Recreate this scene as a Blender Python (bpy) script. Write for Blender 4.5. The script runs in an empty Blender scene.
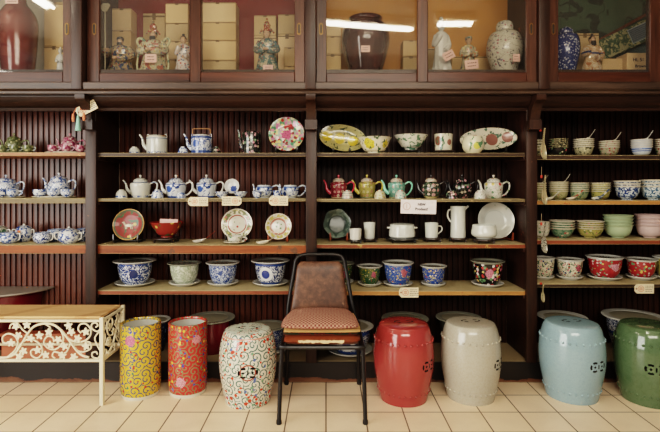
import bpy, bmesh, math, random
from mathutils import Vector, Matrix
R = math.radians
PI = math.pi
random.seed(7)
COL = bpy.context.scene.collection

# ------------------------------------------------------------------ camera geometry (measured from the photograph)
F, CX, CY, HC = 480.0, 326.0, 185.0, 1.25
YF, YB, YU = 3.06, 3.41, 2.885          # shelf fronts, back boards, upper cabinet front


def PX(px, y): return (px - CX) / F * y
def PZ(py, y): return HC - (py - CY) / F * y
def S(n, y): return n * y / F


# ------------------------------------------------------------------ materials
def srgb(c):
    def f(v):
        v = v / 255.0
        return v / 12.92 if v <= 0.04045 else ((v + 0.055) / 1.055) ** 2.4
    return (f(c[0]), f(c[1]), f(c[2]), 1.0)


MATS = {}


class NT:
    def __init__(self, name):
        self.m = bpy.data.materials.new(name)
        self.m.use_nodes = True
        self.t = self.m.node_tree
        self.b = self.t.nodes['Principled BSDF']
        self._tc = None

    def n(self, kind, **kw):
        nd = self.t.nodes.new(kind)
        for k, v in kw.items(): setattr(nd, k, v)
        return nd

    def l(self, a, b): self.t.links.new(a, b)

    def co(self):
        if not self._tc: self._tc = self.n('ShaderNodeTexCoord').outputs['Object']
        return self._tc

    def math(self, op, a, b=None, c=None):
        nd = self.n('ShaderNodeMath', operation=op)
        for i, v in enumerate((a, b, c)):
            if v is None: continue
            if isinstance(v, (int, float)): nd.inputs[i].default_value = v
            else: self.l(v, nd.inputs[i])
        return nd.outputs[0]

    def mapping(self, loc=(0, 0, 0), rot=(0, 0, 0), scale=(1, 1, 1)):
        nd = self.n('ShaderNodeMapping')
        nd.inputs['Location'].default_value = loc
        nd.inputs['Rotation'].default_value = rot
        nd.inputs['Scale'].default_value = scale
        self.l(self.co(), nd.inputs['Vector'])
        return nd.outputs[0]

    def noise(self, scale, detail=2, vec=None, dist=0.0, rough=.5):
        nd = self.n('ShaderNodeTexNoise')
        nd.inputs['Scale'].default_value = scale
        nd.inputs['Detail'].default_value = detail
        nd.inputs['Distortion'].default_value = dist
        nd.inputs['Roughness'].default_value = rough
        self.l(vec if vec else self.co(), nd.inputs['Vector'])
        return nd.outputs['Fac']

    def mix(self, fac, a, b):
        nd = self.n('ShaderNodeMix', data_type='RGBA')
        if isinstance(fac, (int, float)): nd.inputs['Factor'].default_value = fac
        else: self.l(fac, nd.inputs['Factor'])
        for nm, v in ((6, a), (7, b)):
            if isinstance(v, tuple): nd.inputs[nm].default_value = v
            else: self.l(v, nd.inputs[nm])
        return nd.outputs[2]

    def ramp(self, fac, stops, interp='LINEAR'):
        nd = self.n('ShaderNodeValToRGB')
        cr = nd.color_ramp
        cr.interpolation = interp
        while len(cr.elements) < len(stops): cr.elements.new(0.5)
        for e, (p, c) in zip(cr.elements, stops):
            e.position = p; e.color = c
        self.l(fac, nd.inputs[0])
        return nd.outputs[0]

    def bump(self, h, strength=.3, dist=.01):
        nd = self.n('ShaderNodeBump')
        nd.inputs['Strength'].default_value = strength
        nd.inputs['Distance'].default_value = dist
        self.l(h, nd.inputs['Height'])
        self.l(nd.outputs[0], self.b.inputs['Normal'])

    def col(self, c):
        if isinstance(c, tuple): self.b.inputs['Base Color'].default_value = c
        else: self.l(c, self.b.inputs['Base Color'])


def plain(name, c, rough=.5, metal=0.0, var=.12, scale=30, coat=0.0, bump=0.0):
    if name in MATS: return MATS[name]
    t = NT(name)
    a = srgb(c)
    d = tuple(x * (1 - var) for x in a[:3]) + (1.0,)
    t.col(t.mix(t.noise(scale, 4), d, tuple(min(1, x * (1 + var)) for x in a[:3]) + (1.0,)))
    t.b.inputs['Roughness'].default_value = rough
    t.b.inputs['Metallic'].default_value = metal
    t.b.inputs['Coat Weight'].default_value = coat
    t.b.inputs['Coat Roughness'].default_value = .08
    if bump: t.bump(t.noise(scale * 4, 3), bump, .004)
    MATS[name] = t.m
    return t.m


def wood(name, dark, light, rough=.45, axis=2, scale=18, coat=.06, worn=None, wthr=.62, spec=.32):
    """dark furniture timber: grain stretched along one axis, optional worn patches"""
    if name in MATS: return MATS[name]
    t = NT(name)
    sc = [1, 1, 1]
    sc[axis] = .07
    v = t.mapping(scale=tuple(sc))
    g = t.noise(scale * 2.2, 5, v, .6, .6)
    big = t.noise(2.2, 2)
    f = t.math('ADD', t.math('MULTIPLY', g, .75), t.math('MULTIPLY', big, .35))
    c = t.ramp(f, [(.32, srgb(dark)), (.72, srgb(light))])
    if worn:
        w = t.noise(9, 6, None, .3, .65)
        c = t.mix(t.math('GREATER_THAN', w, wthr), c, srgb(worn))
    t.col(c)
    t.b.inputs['Roughness'].default_value = rough
    t.b.inputs['Coat Weight'].default_value = coat
    t.b.inputs['Coat Roughness'].default_value = .25
    t.b.inputs['Specular IOR Level'].default_value = spec
    t.bump(g, .12, .003)
    MATS[name] = t.m
    return t.m


def L(t, c, **kw):
    d = dict(t=t, c=c)
    d.update(kw)
    return d


def soften(c):
    """glaze colours darkened and greyed to offset the bright front fill"""
    g = sum(c) / 3
    return tuple((v + (g - v) * .14) * .9 for v in c)


def cer(name, base, layers=(), rough=.16, crackle=False):
    """glazed ceramic: painted decoration in the object's own coordinates"""
    if name in MATS: return MATS[name]
    t = NT(name)
    if not name.startswith(('stool', 'yellow_vine', 'red_vine')):
        base = soften(base)
        layers = [dict(ly, c=[soften(x) for x in ly['c']] if isinstance(ly['c'], list) else soften(ly['c'])) for ly in layers]
    a = srgb(base)
    c = t.mix(t.noise(22, 3), tuple(x * .93 for x in a[:3]) + (1.0,), a)
    sep = None
    for i, ly in enumerate(layers):
        k = ly['t']
        seed = ly.get('seed', i * 3.7 + 1.3)
        off = (seed, seed * .61, seed * 1.37)
        col = srgb(ly['c']) if not isinstance(ly['c'], list) else [srgb(x) for x in ly['c']]
        src = None
        if k == 'scroll':
            n = t.noise(ly.get('s', 60), 1.0, t.mapping(loc=off), ly.get('d', .8))
            m = t.math('COMPARE', n, .5, ly.get('w', .03))
        elif k == 'curl':
            # vine curls on an unrolled cylinder: one small spiral in every cell
            sp = t.n('ShaderNodeSeparateXYZ')
            t.l(t.co(), sp.inputs[0])
            u = t.math('MULTIPLY', t.math('ARCTAN2', sp.outputs[0], t.math('MULTIPLY', sp.outputs[1], -1.0)), ly['r'])
            cb = t.n('ShaderNodeCombineXYZ')
            t.l(u, cb.inputs[0]); t.l(sp.outputs[2], cb.inputs[1])
            vo = t.n('ShaderNodeTexVoronoi', voronoi_dimensions='2D')
            vo.inputs['Scale'].default_value = ly['s']
            vo.inputs['Randomness'].default_value = ly.get('rand', .75)
            t.l(cb.outputs[0], vo.inputs['Vector'])
            dv = t.n('ShaderNodeVectorMath', operation='SUBTRACT')
            t.l(cb.outputs[0], dv.inputs[0]); t.l(vo.outputs['Position'], dv.inputs[1])
            s2 = t.n('ShaderNodeSeparateXYZ')
            t.l(dv.outputs[0], s2.inputs[0])
            an = t.math('ARCTAN2', s2.outputs[1], s2.outputs[0])
            m = t.math('GREATER_THAN', t.math('SINE', t.math('ADD', an, t.math('MULTIPLY', vo.outputs['Distance'], ly.get('turns', 1.5) * 2 * PI / .55))), ly.get('thr', .45))
        elif k == 'blotch':
            n = t.noise(ly.get('s', 60), 2.0, t.mapping(loc=off), ly.get('d', .4))
            m = t.math('GREATER_THAN', n, ly.get('thr', .56))
        elif k == 'spots':
            vo = t.n('ShaderNodeTexVoronoi')
            vo.inputs['Scale'].default_value = ly.get('s', 30)
            vo.inputs['Randomness'].default_value = ly.get('rand', .9)
            t.l(t.mapping(loc=off), vo.inputs['Vector'])
            d = vo.outputs['Distance']
            if ly.get('fuzz'):
                d = t.math('ADD', d, t.math('MULTIPLY', t.math('SUBTRACT', t.noise(ly['s'] * 5, 2), .5), ly['fuzz']))
            m = t.math('LESS_THAN', d, ly.get('r', .35))
            if isinstance(col, list):
                sc_ = t.n('ShaderNodeSeparateColor')
                t.l(vo.outputs['Color'], sc_.inputs[0])
                src = t.ramp(sc_.outputs[0], [(j / len(col), q) for j, q in enumerate(col)], 'CONSTANT')
            if ly.get('keep'):
                sc2 = t.n('ShaderNodeSeparateColor')
                t.l(vo.outputs['Color'], sc2.inputs[0])
                m = t.math('MULTIPLY', m, t.math('LESS_THAN', sc2.outputs[1], ly['keep']))
        elif k in ('medal', 'ring', 'flower', 'cyl'):
            vm = t.n('ShaderNodeVectorMath', operation='DISTANCE')
            src_v = t.co()
            if k == 'cyl':
                src_v = t.mapping(scale=(1, 1, 0))
            t.l(src_v, vm.inputs[0])
            vm.inputs[1].default_value = ly.get('p', (0, 0, 0))
            d = vm.outputs['Value']
            if k == 'flower':
                d = t.math('ADD', d, t.math('MULTIPLY', t.math('SUBTRACT', t.noise(1.6 / ly['r'], 2, t.mapping(loc=off)), .5), ly['r'] * 1.3))
                m = t.math('LESS_THAN', d, ly['r'])
                n2 = t.noise(5.0 / ly['r'], 1, t.mapping(loc=off))
                src = t.ramp(n2, [(.4, tuple(x * .55 for x in col[:3]) + (1.0,)), (.6, col)])
            elif k == 'medal':
                m = t.math('LESS_THAN', d, ly['r'])
            else:
                m = t.math('MULTIPLY', t.math('LESS_THAN', d, ly['r1']), t.math('GREATER_THAN', d, ly['r0']))
        elif k in ('band', 'stripe'):
            if sep is None:
                sep = t.n('ShaderNodeSeparateXYZ')
                t.l(t.co(), sep.inputs[0])
            z = sep.outputs[2]
            if k == 'band':
                m = t.math('MULTIPLY', t.math('GREATER_THAN', z, ly['z0']), t.math('LESS_THAN', z, ly['z1']))
            else:
                m = t.math('GREATER_THAN', t.math('SINE', t.math('MULTIPLY', z, ly['s'])), ly.get('thr', 0))
        if 'z' in ly:
            if sep is None:
                sep = t.n('ShaderNodeSeparateXYZ')
                t.l(t.co(), sep.inputs[0])
            z = sep.outputs[2]
            m = t.math('MULTIPLY', m, t.math('MULTIPLY', t.math('GREATER_THAN', z, ly['z'][0]), t.math('LESS_THAN', z, ly['z'][1])))
        if 'rad' in ly:
            vm = t.n('ShaderNodeVectorMath', operation='LENGTH')
            t.l(t.mapping(scale=(1, 1, 0)), vm.inputs[0])
            d = vm.outputs['Value']
            m = t.math('MULTIPLY', m, t.math('MULTIPLY', t.math('GREATER_THAN', d, ly['rad'][0]), t.math('LESS_THAN', d, ly['rad'][1])))
        if src is None: src = col[0] if isinstance(col, list) else col
        c = t.mix(m, c, src)
    if crackle:
        vo = t.n('ShaderNodeTexVoronoi', feature='DISTANCE_TO_EDGE')
        vo.inputs['Scale'].default_value = 70
        t.l(t.co(), vo.inputs['Vector'])
        m = t.math('MULTIPLY', t.math('LESS_THAN', vo.outputs[0], .03), .16)
        c = t.mix(m, c, srgb(crackle))
    t.col(c)
    t.b.inputs['Roughness'].default_value = rough
    t.b.inputs['Coat Weight'].default_value = .25
    t.b.inputs['Coat Roughness'].default_value = .06
    MATS[name] = t.m
    return t.m


def glass_mat():
    if 'glass' in MATS: return MATS['glass']
    t = NT('cabinet_glass')
    nt = t.t
    nt.nodes.remove(t.b)
    out = [n for n in nt.nodes if n.type == 'OUTPUT_MATERIAL'][0]
    tr = t.n('ShaderNodeBsdfTransparent'); tr.inputs[0].default_value = (.96, .95, .93, 1)
    gl = t.n('ShaderNodeBsdfGlossy'); gl.inputs['Roughness'].default_value = .03
    df = t.n('ShaderNodeBsdfDiffuse'); df.inputs[0].default_value = (.8, .78, .74, 1)
    fr = t.n('ShaderNodeFresnel'); fr.inputs[0].default_value = 1.5
    v = t.mapping(scale=(1.5, 1, 9), rot=(0, R(8), 0))
    dirt = t.math('MULTIPLY', t.noise(3, 5, v), .018)
    m1 = t.n('ShaderNodeMixShader'); m2 = t.n('ShaderNodeMixShader')
    t.l(dirt, m1.inputs[0]); t.l(tr.outputs[0], m1.inputs[1]); t.l(df.outputs[0], m1.inputs[2])
    t.l(fr.outputs[0], m2.inputs[0]); t.l(m1.outputs[0], m2.inputs[1]); t.l(gl.outputs[0], m2.inputs[2])
    t.l(m2.outputs[0], out.inputs[0])
    MATS['glass'] = t.m
    return t.m


# ------------------------------------------------------------------ mesh building
def crom(pts, n=6):
    """smooth curve through points (any dimension)"""
    out = []
    m = len(pts)
    for i in range(m - 1):
        p0, p1, p2, p3 = pts[max(i - 1, 0)], pts[i], pts[i + 1], pts[min(i + 2, m - 1)]
        for k in range(n):
            u = k / n
            out.append(tuple(.5 * ((2 * b) + (-a + c) * u + (2 * a - 5 * b + 4 * c - d) * u * u + (-a + 3 * b - 3 * c + d) * u ** 3)
                             for a, b, c, d in zip(p0, p1, p2, p3)))
    out.append(tuple(pts[-1]))
    return out


class MB:
    def __init__(self): self.bm = bmesh.new()

    def face(self, vs, mi=0):
        try:
            f = self.bm.faces.new(vs)
            f.material_index = mi
            return f
        except ValueError:
            return None

    def box(self, x0, x1, y0, y1, z0, z1, mi=0, top=None, M=None):
        v = [Vector(p) for p in ((x0, y0, z0), (x1, y0, z0), (x1, y1, z0), (x0, y1, z0), (x0, y0, z1), (x1, y0, z1), (x1, y1, z1), (x0, y1, z1))]
        if M: v = [M @ p for p in v]
        v = [self.bm.verts.new(p) for p in v]
        for k, q in enumerate(((3, 2, 1, 0), (4, 5, 6, 7), (0, 1, 5, 4), (1, 2, 6, 5), (2, 3, 7, 6), (3, 0, 4, 7))):
            self.face([v[j] for j in q], top if (top is not None and k == 1) else mi)
        return self

    def lathe(self, prof, seg=32, c=(0, 0, 0), sx=1.0, sy=1.0, mi=0, M=None, fold=None, cap=True):
        rings = []
        closed = len(prof) > 3 and abs(prof[0][0] - prof[-1][0]) + abs(prof[0][1] - prof[-1][1]) < 1e-7 and prof[0][0] > 1e-6
        if closed: prof = prof[:-1]
        for r, z in prof:
            if r < 1e-6:
                p = Vector((c[0], c[1], c[2] + z))
                rings.append([self.bm.verts.new(M @ p if M else p)])
            else:
                ring = []
                for i in range(seg):
                    a = 2 * PI * i / seg
                    rr = r * (fold(a, z) if fold else 1)
                    p = Vector((c[0] + rr * math.cos(a) * sx, c[1] + rr * math.sin(a) * sy, c[2] + z))
                    ring.append(self.bm.verts.new(M @ p if M else p))
                rings.append(ring)
        for a, b in zip(rings, rings[1:] + ([rings[0]] if closed else [])):
            for i in range(seg):
                j = (i + 1) % seg
                if len(a) == 1 and len(b) == 1: continue
                if len(a) == 1: self.face((a[0], b[j], b[i]), mi)
                elif len(b) == 1: self.face((a[i], a[j], b[0]), mi)
                else: self.face((a[i], a[j], b[j], b[i]), mi)
        for e, rev in ((rings[0], True), (rings[-1], False)):
            if len(e) > 1 and cap and not closed: self.face(e[::-1] if rev else e, mi)
        return self

    def tube(self, pts, rad, seg=8, mi=0, flat=1.0, closed=False, cap=True):
        pts = [Vector(p) for p in pts]
        n = len(pts)
        rs = rad if isinstance(rad, (list, tuple)) else [rad] * n
        if len(rs) != n:
            rs = [rs[0] + 0] * n if len(rs) == 1 else [self._lerp(rs, i / (n - 1)) for i in range(n)]
        up = None
        rings = []
        for i in range(n):
            if closed: d = (pts[(i + 1) % n] - pts[i - 1]).normalized()
            else: d = (pts[min(i + 1, n - 1)] - pts[max(i - 1, 0)]).normalized()
            if up is None:
                up = Vector((0, 1, 0)) if abs(d.y) < .9 else Vector((1, 0, 0))
            s = d.cross(up)
            if s.length < 1e-6: s = d.orthogonal()
            s.normalize()
            up = s.cross(d).normalized()
            ring = []
            for k in range(seg):
                a = 2 * PI * k / seg
                ring.append(self.bm.verts.new(pts[i] + s * math.cos(a) * rs[i] + up * math.sin(a) * rs[i] * flat))
            rings.append(ring)
        pairs = list(zip(rings, rings[1:])) + ([(rings[-1], rings[0])] if closed else [])
        for a, b in pairs:
            for k in range(seg):
                j = (k + 1) % seg
                self.face((a[k], a[j], b[j], b[k]), mi)
        if not closed and cap:
            self.face(rings[0][::-1], mi); self.face(rings[-1], mi)
        return self

    @staticmethod
    def _lerp(rs, u):
        x = u * (len(rs) - 1)
        i = min(int(x), len(rs) - 2)
        return rs[i] + (rs[i + 1] - rs[i]) * (x - i)

    def ball(self, c, r, seg=12, rings=8, mi=0, M=None):
        r = r if isinstance(r, (tuple, list)) else (r, r, r)
        prof = [(math.sin(PI * i / rings), -math.cos(PI * i / rings)) for i in range(rings + 1)]
        prof[0] = (0, -1); prof[-1] = (0, 1)
        T = Matrix.Translation(c) @ (M if M else Matrix()) @ Matrix.Diagonal((r[0], r[1], r[2], 1))
        return self.lathe(prof, seg, mi=mi, M=T)

    def prism(self, poly, d0, d1, to3, mi=0):
        """2-D outline extruded between d0 and d1; to3(u, v, d) gives the point"""
        a = [self.bm.verts.new(to3(u, v, d0)) for u, v in poly]
        b = [self.bm.verts.new(to3(u, v, d1)) for u, v in poly]
        n = len(poly)
        self.face(a[::-1], mi); self.face(b, mi)
        for i in range(n):
            j = (i + 1) % n
            self.face((a[i], a[j], b[j], b[i]), mi)
        return self

    def loft(self, rings, mi=0, cap=True):
        vs = [[self.bm.verts.new(p) for p in r] for r in rings]
        n = len(rings[0])
        for a, b in zip(vs, vs[1:]):
            for i in range(n):
                j = (i + 1) % n
                self.face((a[i], a[j], b[j], b[i]), mi)
        if cap:
            self.face(vs[0][::-1], mi); self.face(vs[-1], mi)
        return self

    def bevel(self, w, seg=2, ang=40):
        self.bm.normal_update()
        es = [e for e in self.bm.edges if len(e.link_faces) == 2 and e.calc_face_angle(0) > R(ang)]
        bmesh.ops.bevel(self.bm, geom=es, offset=w, segments=seg, affect='EDGES', profile=.6, clamp_overlap=True)
        return self

    def mesh(self, name, mats, smooth=True, ang=38):
        bmesh.ops.recalc_face_normals(self.bm, faces=self.bm.faces)
        me = bpy.data.meshes.new(name)
        self.bm.to_mesh(me)
        self.bm.free()
        for m in (mats if isinstance(mats, (list, tuple)) else [mats]): me.materials.append(m)
        if smooth:
            me.polygons.foreach_set('use_smooth', [True] * len(me.polygons))
            me.set_sharp_from_angle(angle=R(ang))
        me.update()
        return me

    def build(self, name, mats, parent=None, smooth=True, ang=38):
        o = bpy.data.objects.new(name, self.mesh(name, mats, smooth, ang))
        COL.objects.link(o)
        if parent: o.parent = parent
        return o


LABELS = {}


def tag(o, label, cat, group=None):
    o['label'] = label
    o['category'] = cat
    if group: o['group'] = group
    if label in LABELS: print('DUPLICATE LABEL', label)
    n = len(label.split())
    if n < 4 or n > 16: print('LABEL LENGTH', n, label)
    LABELS[label] = 1
    return o


def thing(name, label, cat, loc=(0, 0, 0), rot=(0, 0, 0), group=None):
    o = bpy.data.objects.new(name, None)
    o.empty_display_size = .05
    COL.objects.link(o)
    o.location = loc
    o.rotation_euler = rot
    return tag(o, label, cat, group)


def single(name, mb, mats, label, cat, loc=(0, 0, 0), rot=(0, 0, 0), group=None, **kw):
    o = mb.build(name, mats, None, **kw)
    o.location = loc
    o.rotation_euler = rot
    return tag(o, label, cat, group)


def struct(name, mb, mats, **kw):
    o = mb.build(name, mats, None, **kw)
    o['kind'] = 'structure'
    return o


def text_mesh(s, size, ext=.0004, bold=.0):
    cu = bpy.data.curves.new('writing', 'FONT')
    cu.body = s
    cu.size = size
    cu.extrude = ext
    cu.offset = bold
    cu.align_x = 'CENTER'; cu.align_y = 'CENTER'
    o = bpy.data.objects.new('writing', cu)
    COL.objects.link(o)
    bpy.context.view_layer.update()
    dg = bpy.context.evaluated_depsgraph_get()
    me = bpy.data.meshes.new_from_object(o.evaluated_get(dg))
    bpy.data.objects.remove(o)
    bpy.data.curves.remove(cu)
    return me


def writing(s, size, parent, loc, mat, rot=(R(90), 0, 0), bold=.0007):
    me = text_mesh(s, size, bold=bold)
    me.materials.clear(); me.materials.append(mat)
    o = bpy.data.objects.new('lettering', me)
    COL.objects.link(o)
    o.parent = parent
    o.location = loc
    o.rotation_euler = rot
    return o


def hollow(prof, t, floor=None):
    """outer profile (from the foot centre to the rim) -> closed thin-walled profile"""
    z0 = prof[0][1]
    fl = z0 + (floor if floor else t * 1.3)
    inner = [(max(r - t, .0005), z) for r, z in prof if z > fl + t * .2 and r > t * 1.5]
    top = prof[-1]
    rim = [(top[0] - t * .3, top[1] + t * .35), (top[0] - t * .7, top[1] + t * .35)]
    return list(prof) + rim + inner[::-1] + [(max(inner[0][0] * .9, .001), fl), (0, fl)]

# ------------------------------------------------------------------ setting: floor, wall, ceiling
def floor_mat():
    t = NT('peach_floor_tiles')
    v = t.mapping(loc=(0, -2.622 + .213 * 13, 0))
    br = t.n('ShaderNodeTexBrick', offset=0.0, squash=1.0)
    br.inputs['Scale'].default_value = 1
    br.inputs['Mortar Size'].default_value = .004
    br.inputs['Mortar Smooth'].default_value = .25
    br.inputs['Brick Width'].default_value = .2125
    br.inputs['Row Height'].default_value = .2145
    br.inputs['Bias'].default_value = 0
    br.inputs['Color1'].default_value = srgb((246, 220, 188))
    br.inputs['Color2'].default_value = srgb((238, 211, 177))
    br.inputs['Mortar'].default_value = srgb((92, 74, 58))
    t.l(v, br.inputs['Vector'])
    n = t.noise(3.5, 5, None, .4, .6)
    c = t.mix(t.ramp(n, [(.42, (0, 0, 0, 1)), (.75, (.3, .3, .3, 1))]), br.outputs['Color'], srgb((190, 158, 124)))
    sp = t.noise(120, 2)
    c = t.mix(t.math('MULTIPLY', t.math('GREATER_THAN', sp, .66), .18), c, srgb((170, 135, 105)))
    # grime along the plinth
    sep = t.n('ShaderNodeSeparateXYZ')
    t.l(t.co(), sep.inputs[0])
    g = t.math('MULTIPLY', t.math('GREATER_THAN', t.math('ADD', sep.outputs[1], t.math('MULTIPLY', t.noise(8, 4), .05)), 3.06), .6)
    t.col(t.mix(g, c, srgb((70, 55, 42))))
    rg = t.math('MULTIPLY_ADD', br.outputs['Fac'], .3, .34)
    t.l(rg, t.b.inputs['Roughness'])
    t.bump(t.math('MULTIPLY_ADD', br.outputs['Fac'], -1.0, 1.0), .35, .002)
    return t.m


mb = MB(); mb.box(-4.2, 4.2, -3.2, 3.5, -.05, 0)
struct('floor', mb, floor_mat(), smooth=False)
mb = MB(); mb.box(-4.2, 4.2, 3.44, 3.54, -.05, 3.1)
struct('wall_back', mb, plain('old_plaster', (150, 128, 108), .8, scale=4), smooth=False)
mb = MB(); mb.box(-4.2, 4.2, -3.2, 3.54, 3.1, 3.16)
struct('ceiling', mb, plain('ceiling_paint', (150, 140, 126), .8, scale=3), smooth=False)

# ------------------------------------------------------------------ timber
W_post = wood('dark_post_wood', (24, 15, 11), (58, 36, 25), .42, 2, worn=(118, 74, 46), wthr=.70)
W_frame = wood('cabinet_door_wood', (32, 16, 10), (80, 45, 30), .36, 0)
W_stile = wood('cabinet_stile_wood', (34, 20, 14), (84, 53, 39), .36, 2)
W_ledge = wood('ledge_wood', (30, 21, 16), (80, 63, 52), .4, 0)
W_head = wood('header_wood', (20, 11, 8), (50, 29, 21), .42, 0)
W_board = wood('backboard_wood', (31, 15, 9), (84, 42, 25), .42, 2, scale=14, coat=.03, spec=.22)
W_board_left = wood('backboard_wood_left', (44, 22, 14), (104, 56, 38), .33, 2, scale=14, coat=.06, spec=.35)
W_board_dark = wood('backboard_wood_dark', (20, 11, 7), (54, 29, 19), .45, 2, scale=14, coat=.02, spec=.18)  # red-black boards; light falling off to the right is put into their colour
W_side = wood('partition_wood', (24, 13, 10), (62, 35, 25), .5, 2, worn=(122, 60, 36), wthr=.68)
W_edge = wood('shelf_edge_wood', (94, 44, 21), (146, 80, 43), .55, 0, worn=(92, 62, 44), wthr=.64)
W_edge_thin = wood('shelf_edge_olive', (76, 64, 44), (120, 106, 78), .55, 0, worn=(140, 118, 84), wthr=.62)
W_edge_blk = wood('shelf_edge_dark', (38, 27, 20), (70, 52, 38), .5, 0, worn=(96, 72, 50), wthr=.66)
W_edge_tan = wood('shelf_edge_tan', (124, 78, 52), (166, 112, 76), .5, 0)
W_edge_red = wood('shelf_edge_red', (92, 42, 26), (138, 74, 48), .5, 0, worn=(176, 134, 78), wthr=.64)
W_edge_gold = wood('shelf_edge_gold', (138, 92, 48), (176, 126, 74), .5, 0, worn=(150, 84, 50), wthr=.62)
W_top = plain('shelf_top_paint', (172, 157, 120), .6, var=.16, scale=9)
W_dusty = plain('base_board_dust', (136, 120, 92), .75, var=.22, scale=7)


def plinth_mat():
    t = NT('scuffed_plinth')
    sep = t.n('ShaderNodeSeparateXYZ')
    t.l(t.co(), sep.inputs[0])
    n = t.noise(7, 6, t.mapping(scale=(.5, 1, 1)), .4, .65)
    h = t.math('ADD', sep.outputs[2], t.math('MULTIPLY', t.math('SUBTRACT', n, .5), -.12))
    c = t.ramp(t.math('MULTIPLY', h, 10), [(0.0, srgb((112, 78, 56))), (.16, srgb((96, 60, 42))), (.2, srgb((26, 21, 18))), (1, srgb((30, 24, 21)))])
    t.col(c)
    t.b.inputs['Roughness'].default_value = .5
    return t.m


POSTS = [-2.885, -1.487, -.093, 1.301, 2.695]
BAYS = [(-2.85, -1.52), (-1.454, -.126), (-.06, 1.268), (1.334, 2.66)]
# shelf tops per bay: (z, thickness, edge material)
SH = [
    [(1.458, .022, W_edge_tan), (1.165, .032, W_edge_thin), (.8685, .056, W_edge)],
    [(1.455, .024, W_edge_blk), (1.163, .018, W_edge_thin), (.8675, .056, W_edge), (.577, .026, W_edge_red)],
    [(1.455, .024, W_edge_blk), (1.160, .018, W_edge_thin), (.872, .026, W_edge_red), (.574, .028, W_edge_gold)],
    [(1.441, .03, W_edge_blk), (1.151, .026, W_edge_gold), (.8995, .028, W_edge_red), (.619, .022, W_edge_blk)],
]
EPS = .0008                              # things stand a hair above the boards
Z1 = [s[0][0] + EPS for s in SH]
Z2 = [s[1][0] + EPS for s in SH]
Z3 = [s[2][0] + EPS for s in SH]
Z4 = [0] + [s[3][0] + EPS for s in SH[1:]]
ZB = .13

unit = thing('shelving_unit', 'dark wooden open shelving with beadboard back filling the whole wall below the glazed cabinets', 'shelves', (-.093, 3.2, 0))


def part(name, mb, mats, root, label=None, **kw):
    o = mb.build(name, mats, root, **kw)
    o.location = -root.location
    if label: o['label'] = label
    return o


for i, x in enumerate(POSTS):
    mb = MB(); mb.box(x - .034, x + .034, 3.032, 3.058, ZB - .004, 1.80); mb.bevel(.004)
    part('post', mb, W_post, unit)
    mb = MB(); mb.box(x - .016, x + .016, 3.058, YB, 0, 1.80)
    part('partition', mb, W_side, unit, smooth=False)
    mb = MB()
    prof = [(3.02, 1.80), (2.895, 1.80), (2.895, 1.772)] + crom([(2.90, 1.765), (2.94, 1.745), (2.972, 1.70), (2.985, 1.655)], 5) + [(2.985, 1.655), (3.02, 1.655)]
    seen = []
    for p in prof:
        if not seen or (Vector(p) - Vector(seen[-1])).length > 1e-4: seen.append(p)
    mb.prism(seen, x - .030, x + .030, lambda u, v, d: (d, u, v))
    mb.box(x - .038, x + .038, 2.975, 3.02, 1.595, 1.655)
    part('corbel', mb, W_post, unit)


def beadboard(x0, x1, z0, z1):
    mb = MB()
    w = (x1 - x0) / round((x1 - x0) / .039)
    pts = []
    n = round((x1 - x0) / w)
    for i in range(n):
        a = x0 + i * w
        pts += [(a, YB + .014), (a + .005, YB + .014), (a + .008, YB), (a + w * .5, YB - .0015), (a + w - .003, YB)]
    pts.append((x1, YB + .014))
    lo = [mb.bm.verts.new((x, y, z0)) for x, y in pts]
    hi = [mb.bm.verts.new((x, y, z1)) for x, y in pts]
    for i in range(len(pts) - 1): mb.face((lo[i], lo[i + 1], hi[i + 1], hi[i]))
    b0 = [mb.bm.verts.new((x, YB + .02, z)) for x, z in ((x0, z0), (x1, z0), (x1, z1), (x0, z1))]
    mb.face(b0)
    return mb


for b, (x0, x1) in enumerate(BAYS):
    a0, a1 = POSTS[b] + .016, POSTS[b + 1] - .016
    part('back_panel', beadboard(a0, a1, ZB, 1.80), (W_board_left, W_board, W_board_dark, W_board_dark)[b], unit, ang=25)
    for z, th, em in SH[b]:
        mb = MB(); mb.box(a0, a1, YF, YB - .002, z - th, z, 1, 0); mb.bevel(.0025, 1)
        part('shelf', mb, [W_top, em], unit)
        for xe in (a0, a1 - .022):
            mb = MB(); mb.box(xe, xe + .022, YF + .006, YB - .01, z - th - .024, z - th); mb.bevel(.002, 1)
            part('cleat', mb, W_side, unit)
    mb = MB(); mb.box(a0, a1, YF, YB, ZB - .03, ZB)
    part('base_board', mb, W_dusty, unit, smooth=False)
    mb = MB()
    pr = [(3.058, 1.718), (3.03, 1.718), (3.024, 1.73)] + crom([(3.022, 1.735), (3.0, 1.745), (2.972, 1.768), (2.955, 1.795)], 5) + [(2.955, 1.80), (3.058, 1.80)]
    mb.prism(pr, x0, x1, lambda u, v, d: (d, u, v))
    part('header_moulding', mb, W_head, unit)
mb = MB(); mb.box(-2.92, 2.73, 3.046, 3.0575, 0, ZB - .005); mb.box(-2.92, 2.73, 3.061, YB + .02, 0, ZB - .03)
part('plinth', mb, plinth_mat(), unit, smooth=False)

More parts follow.
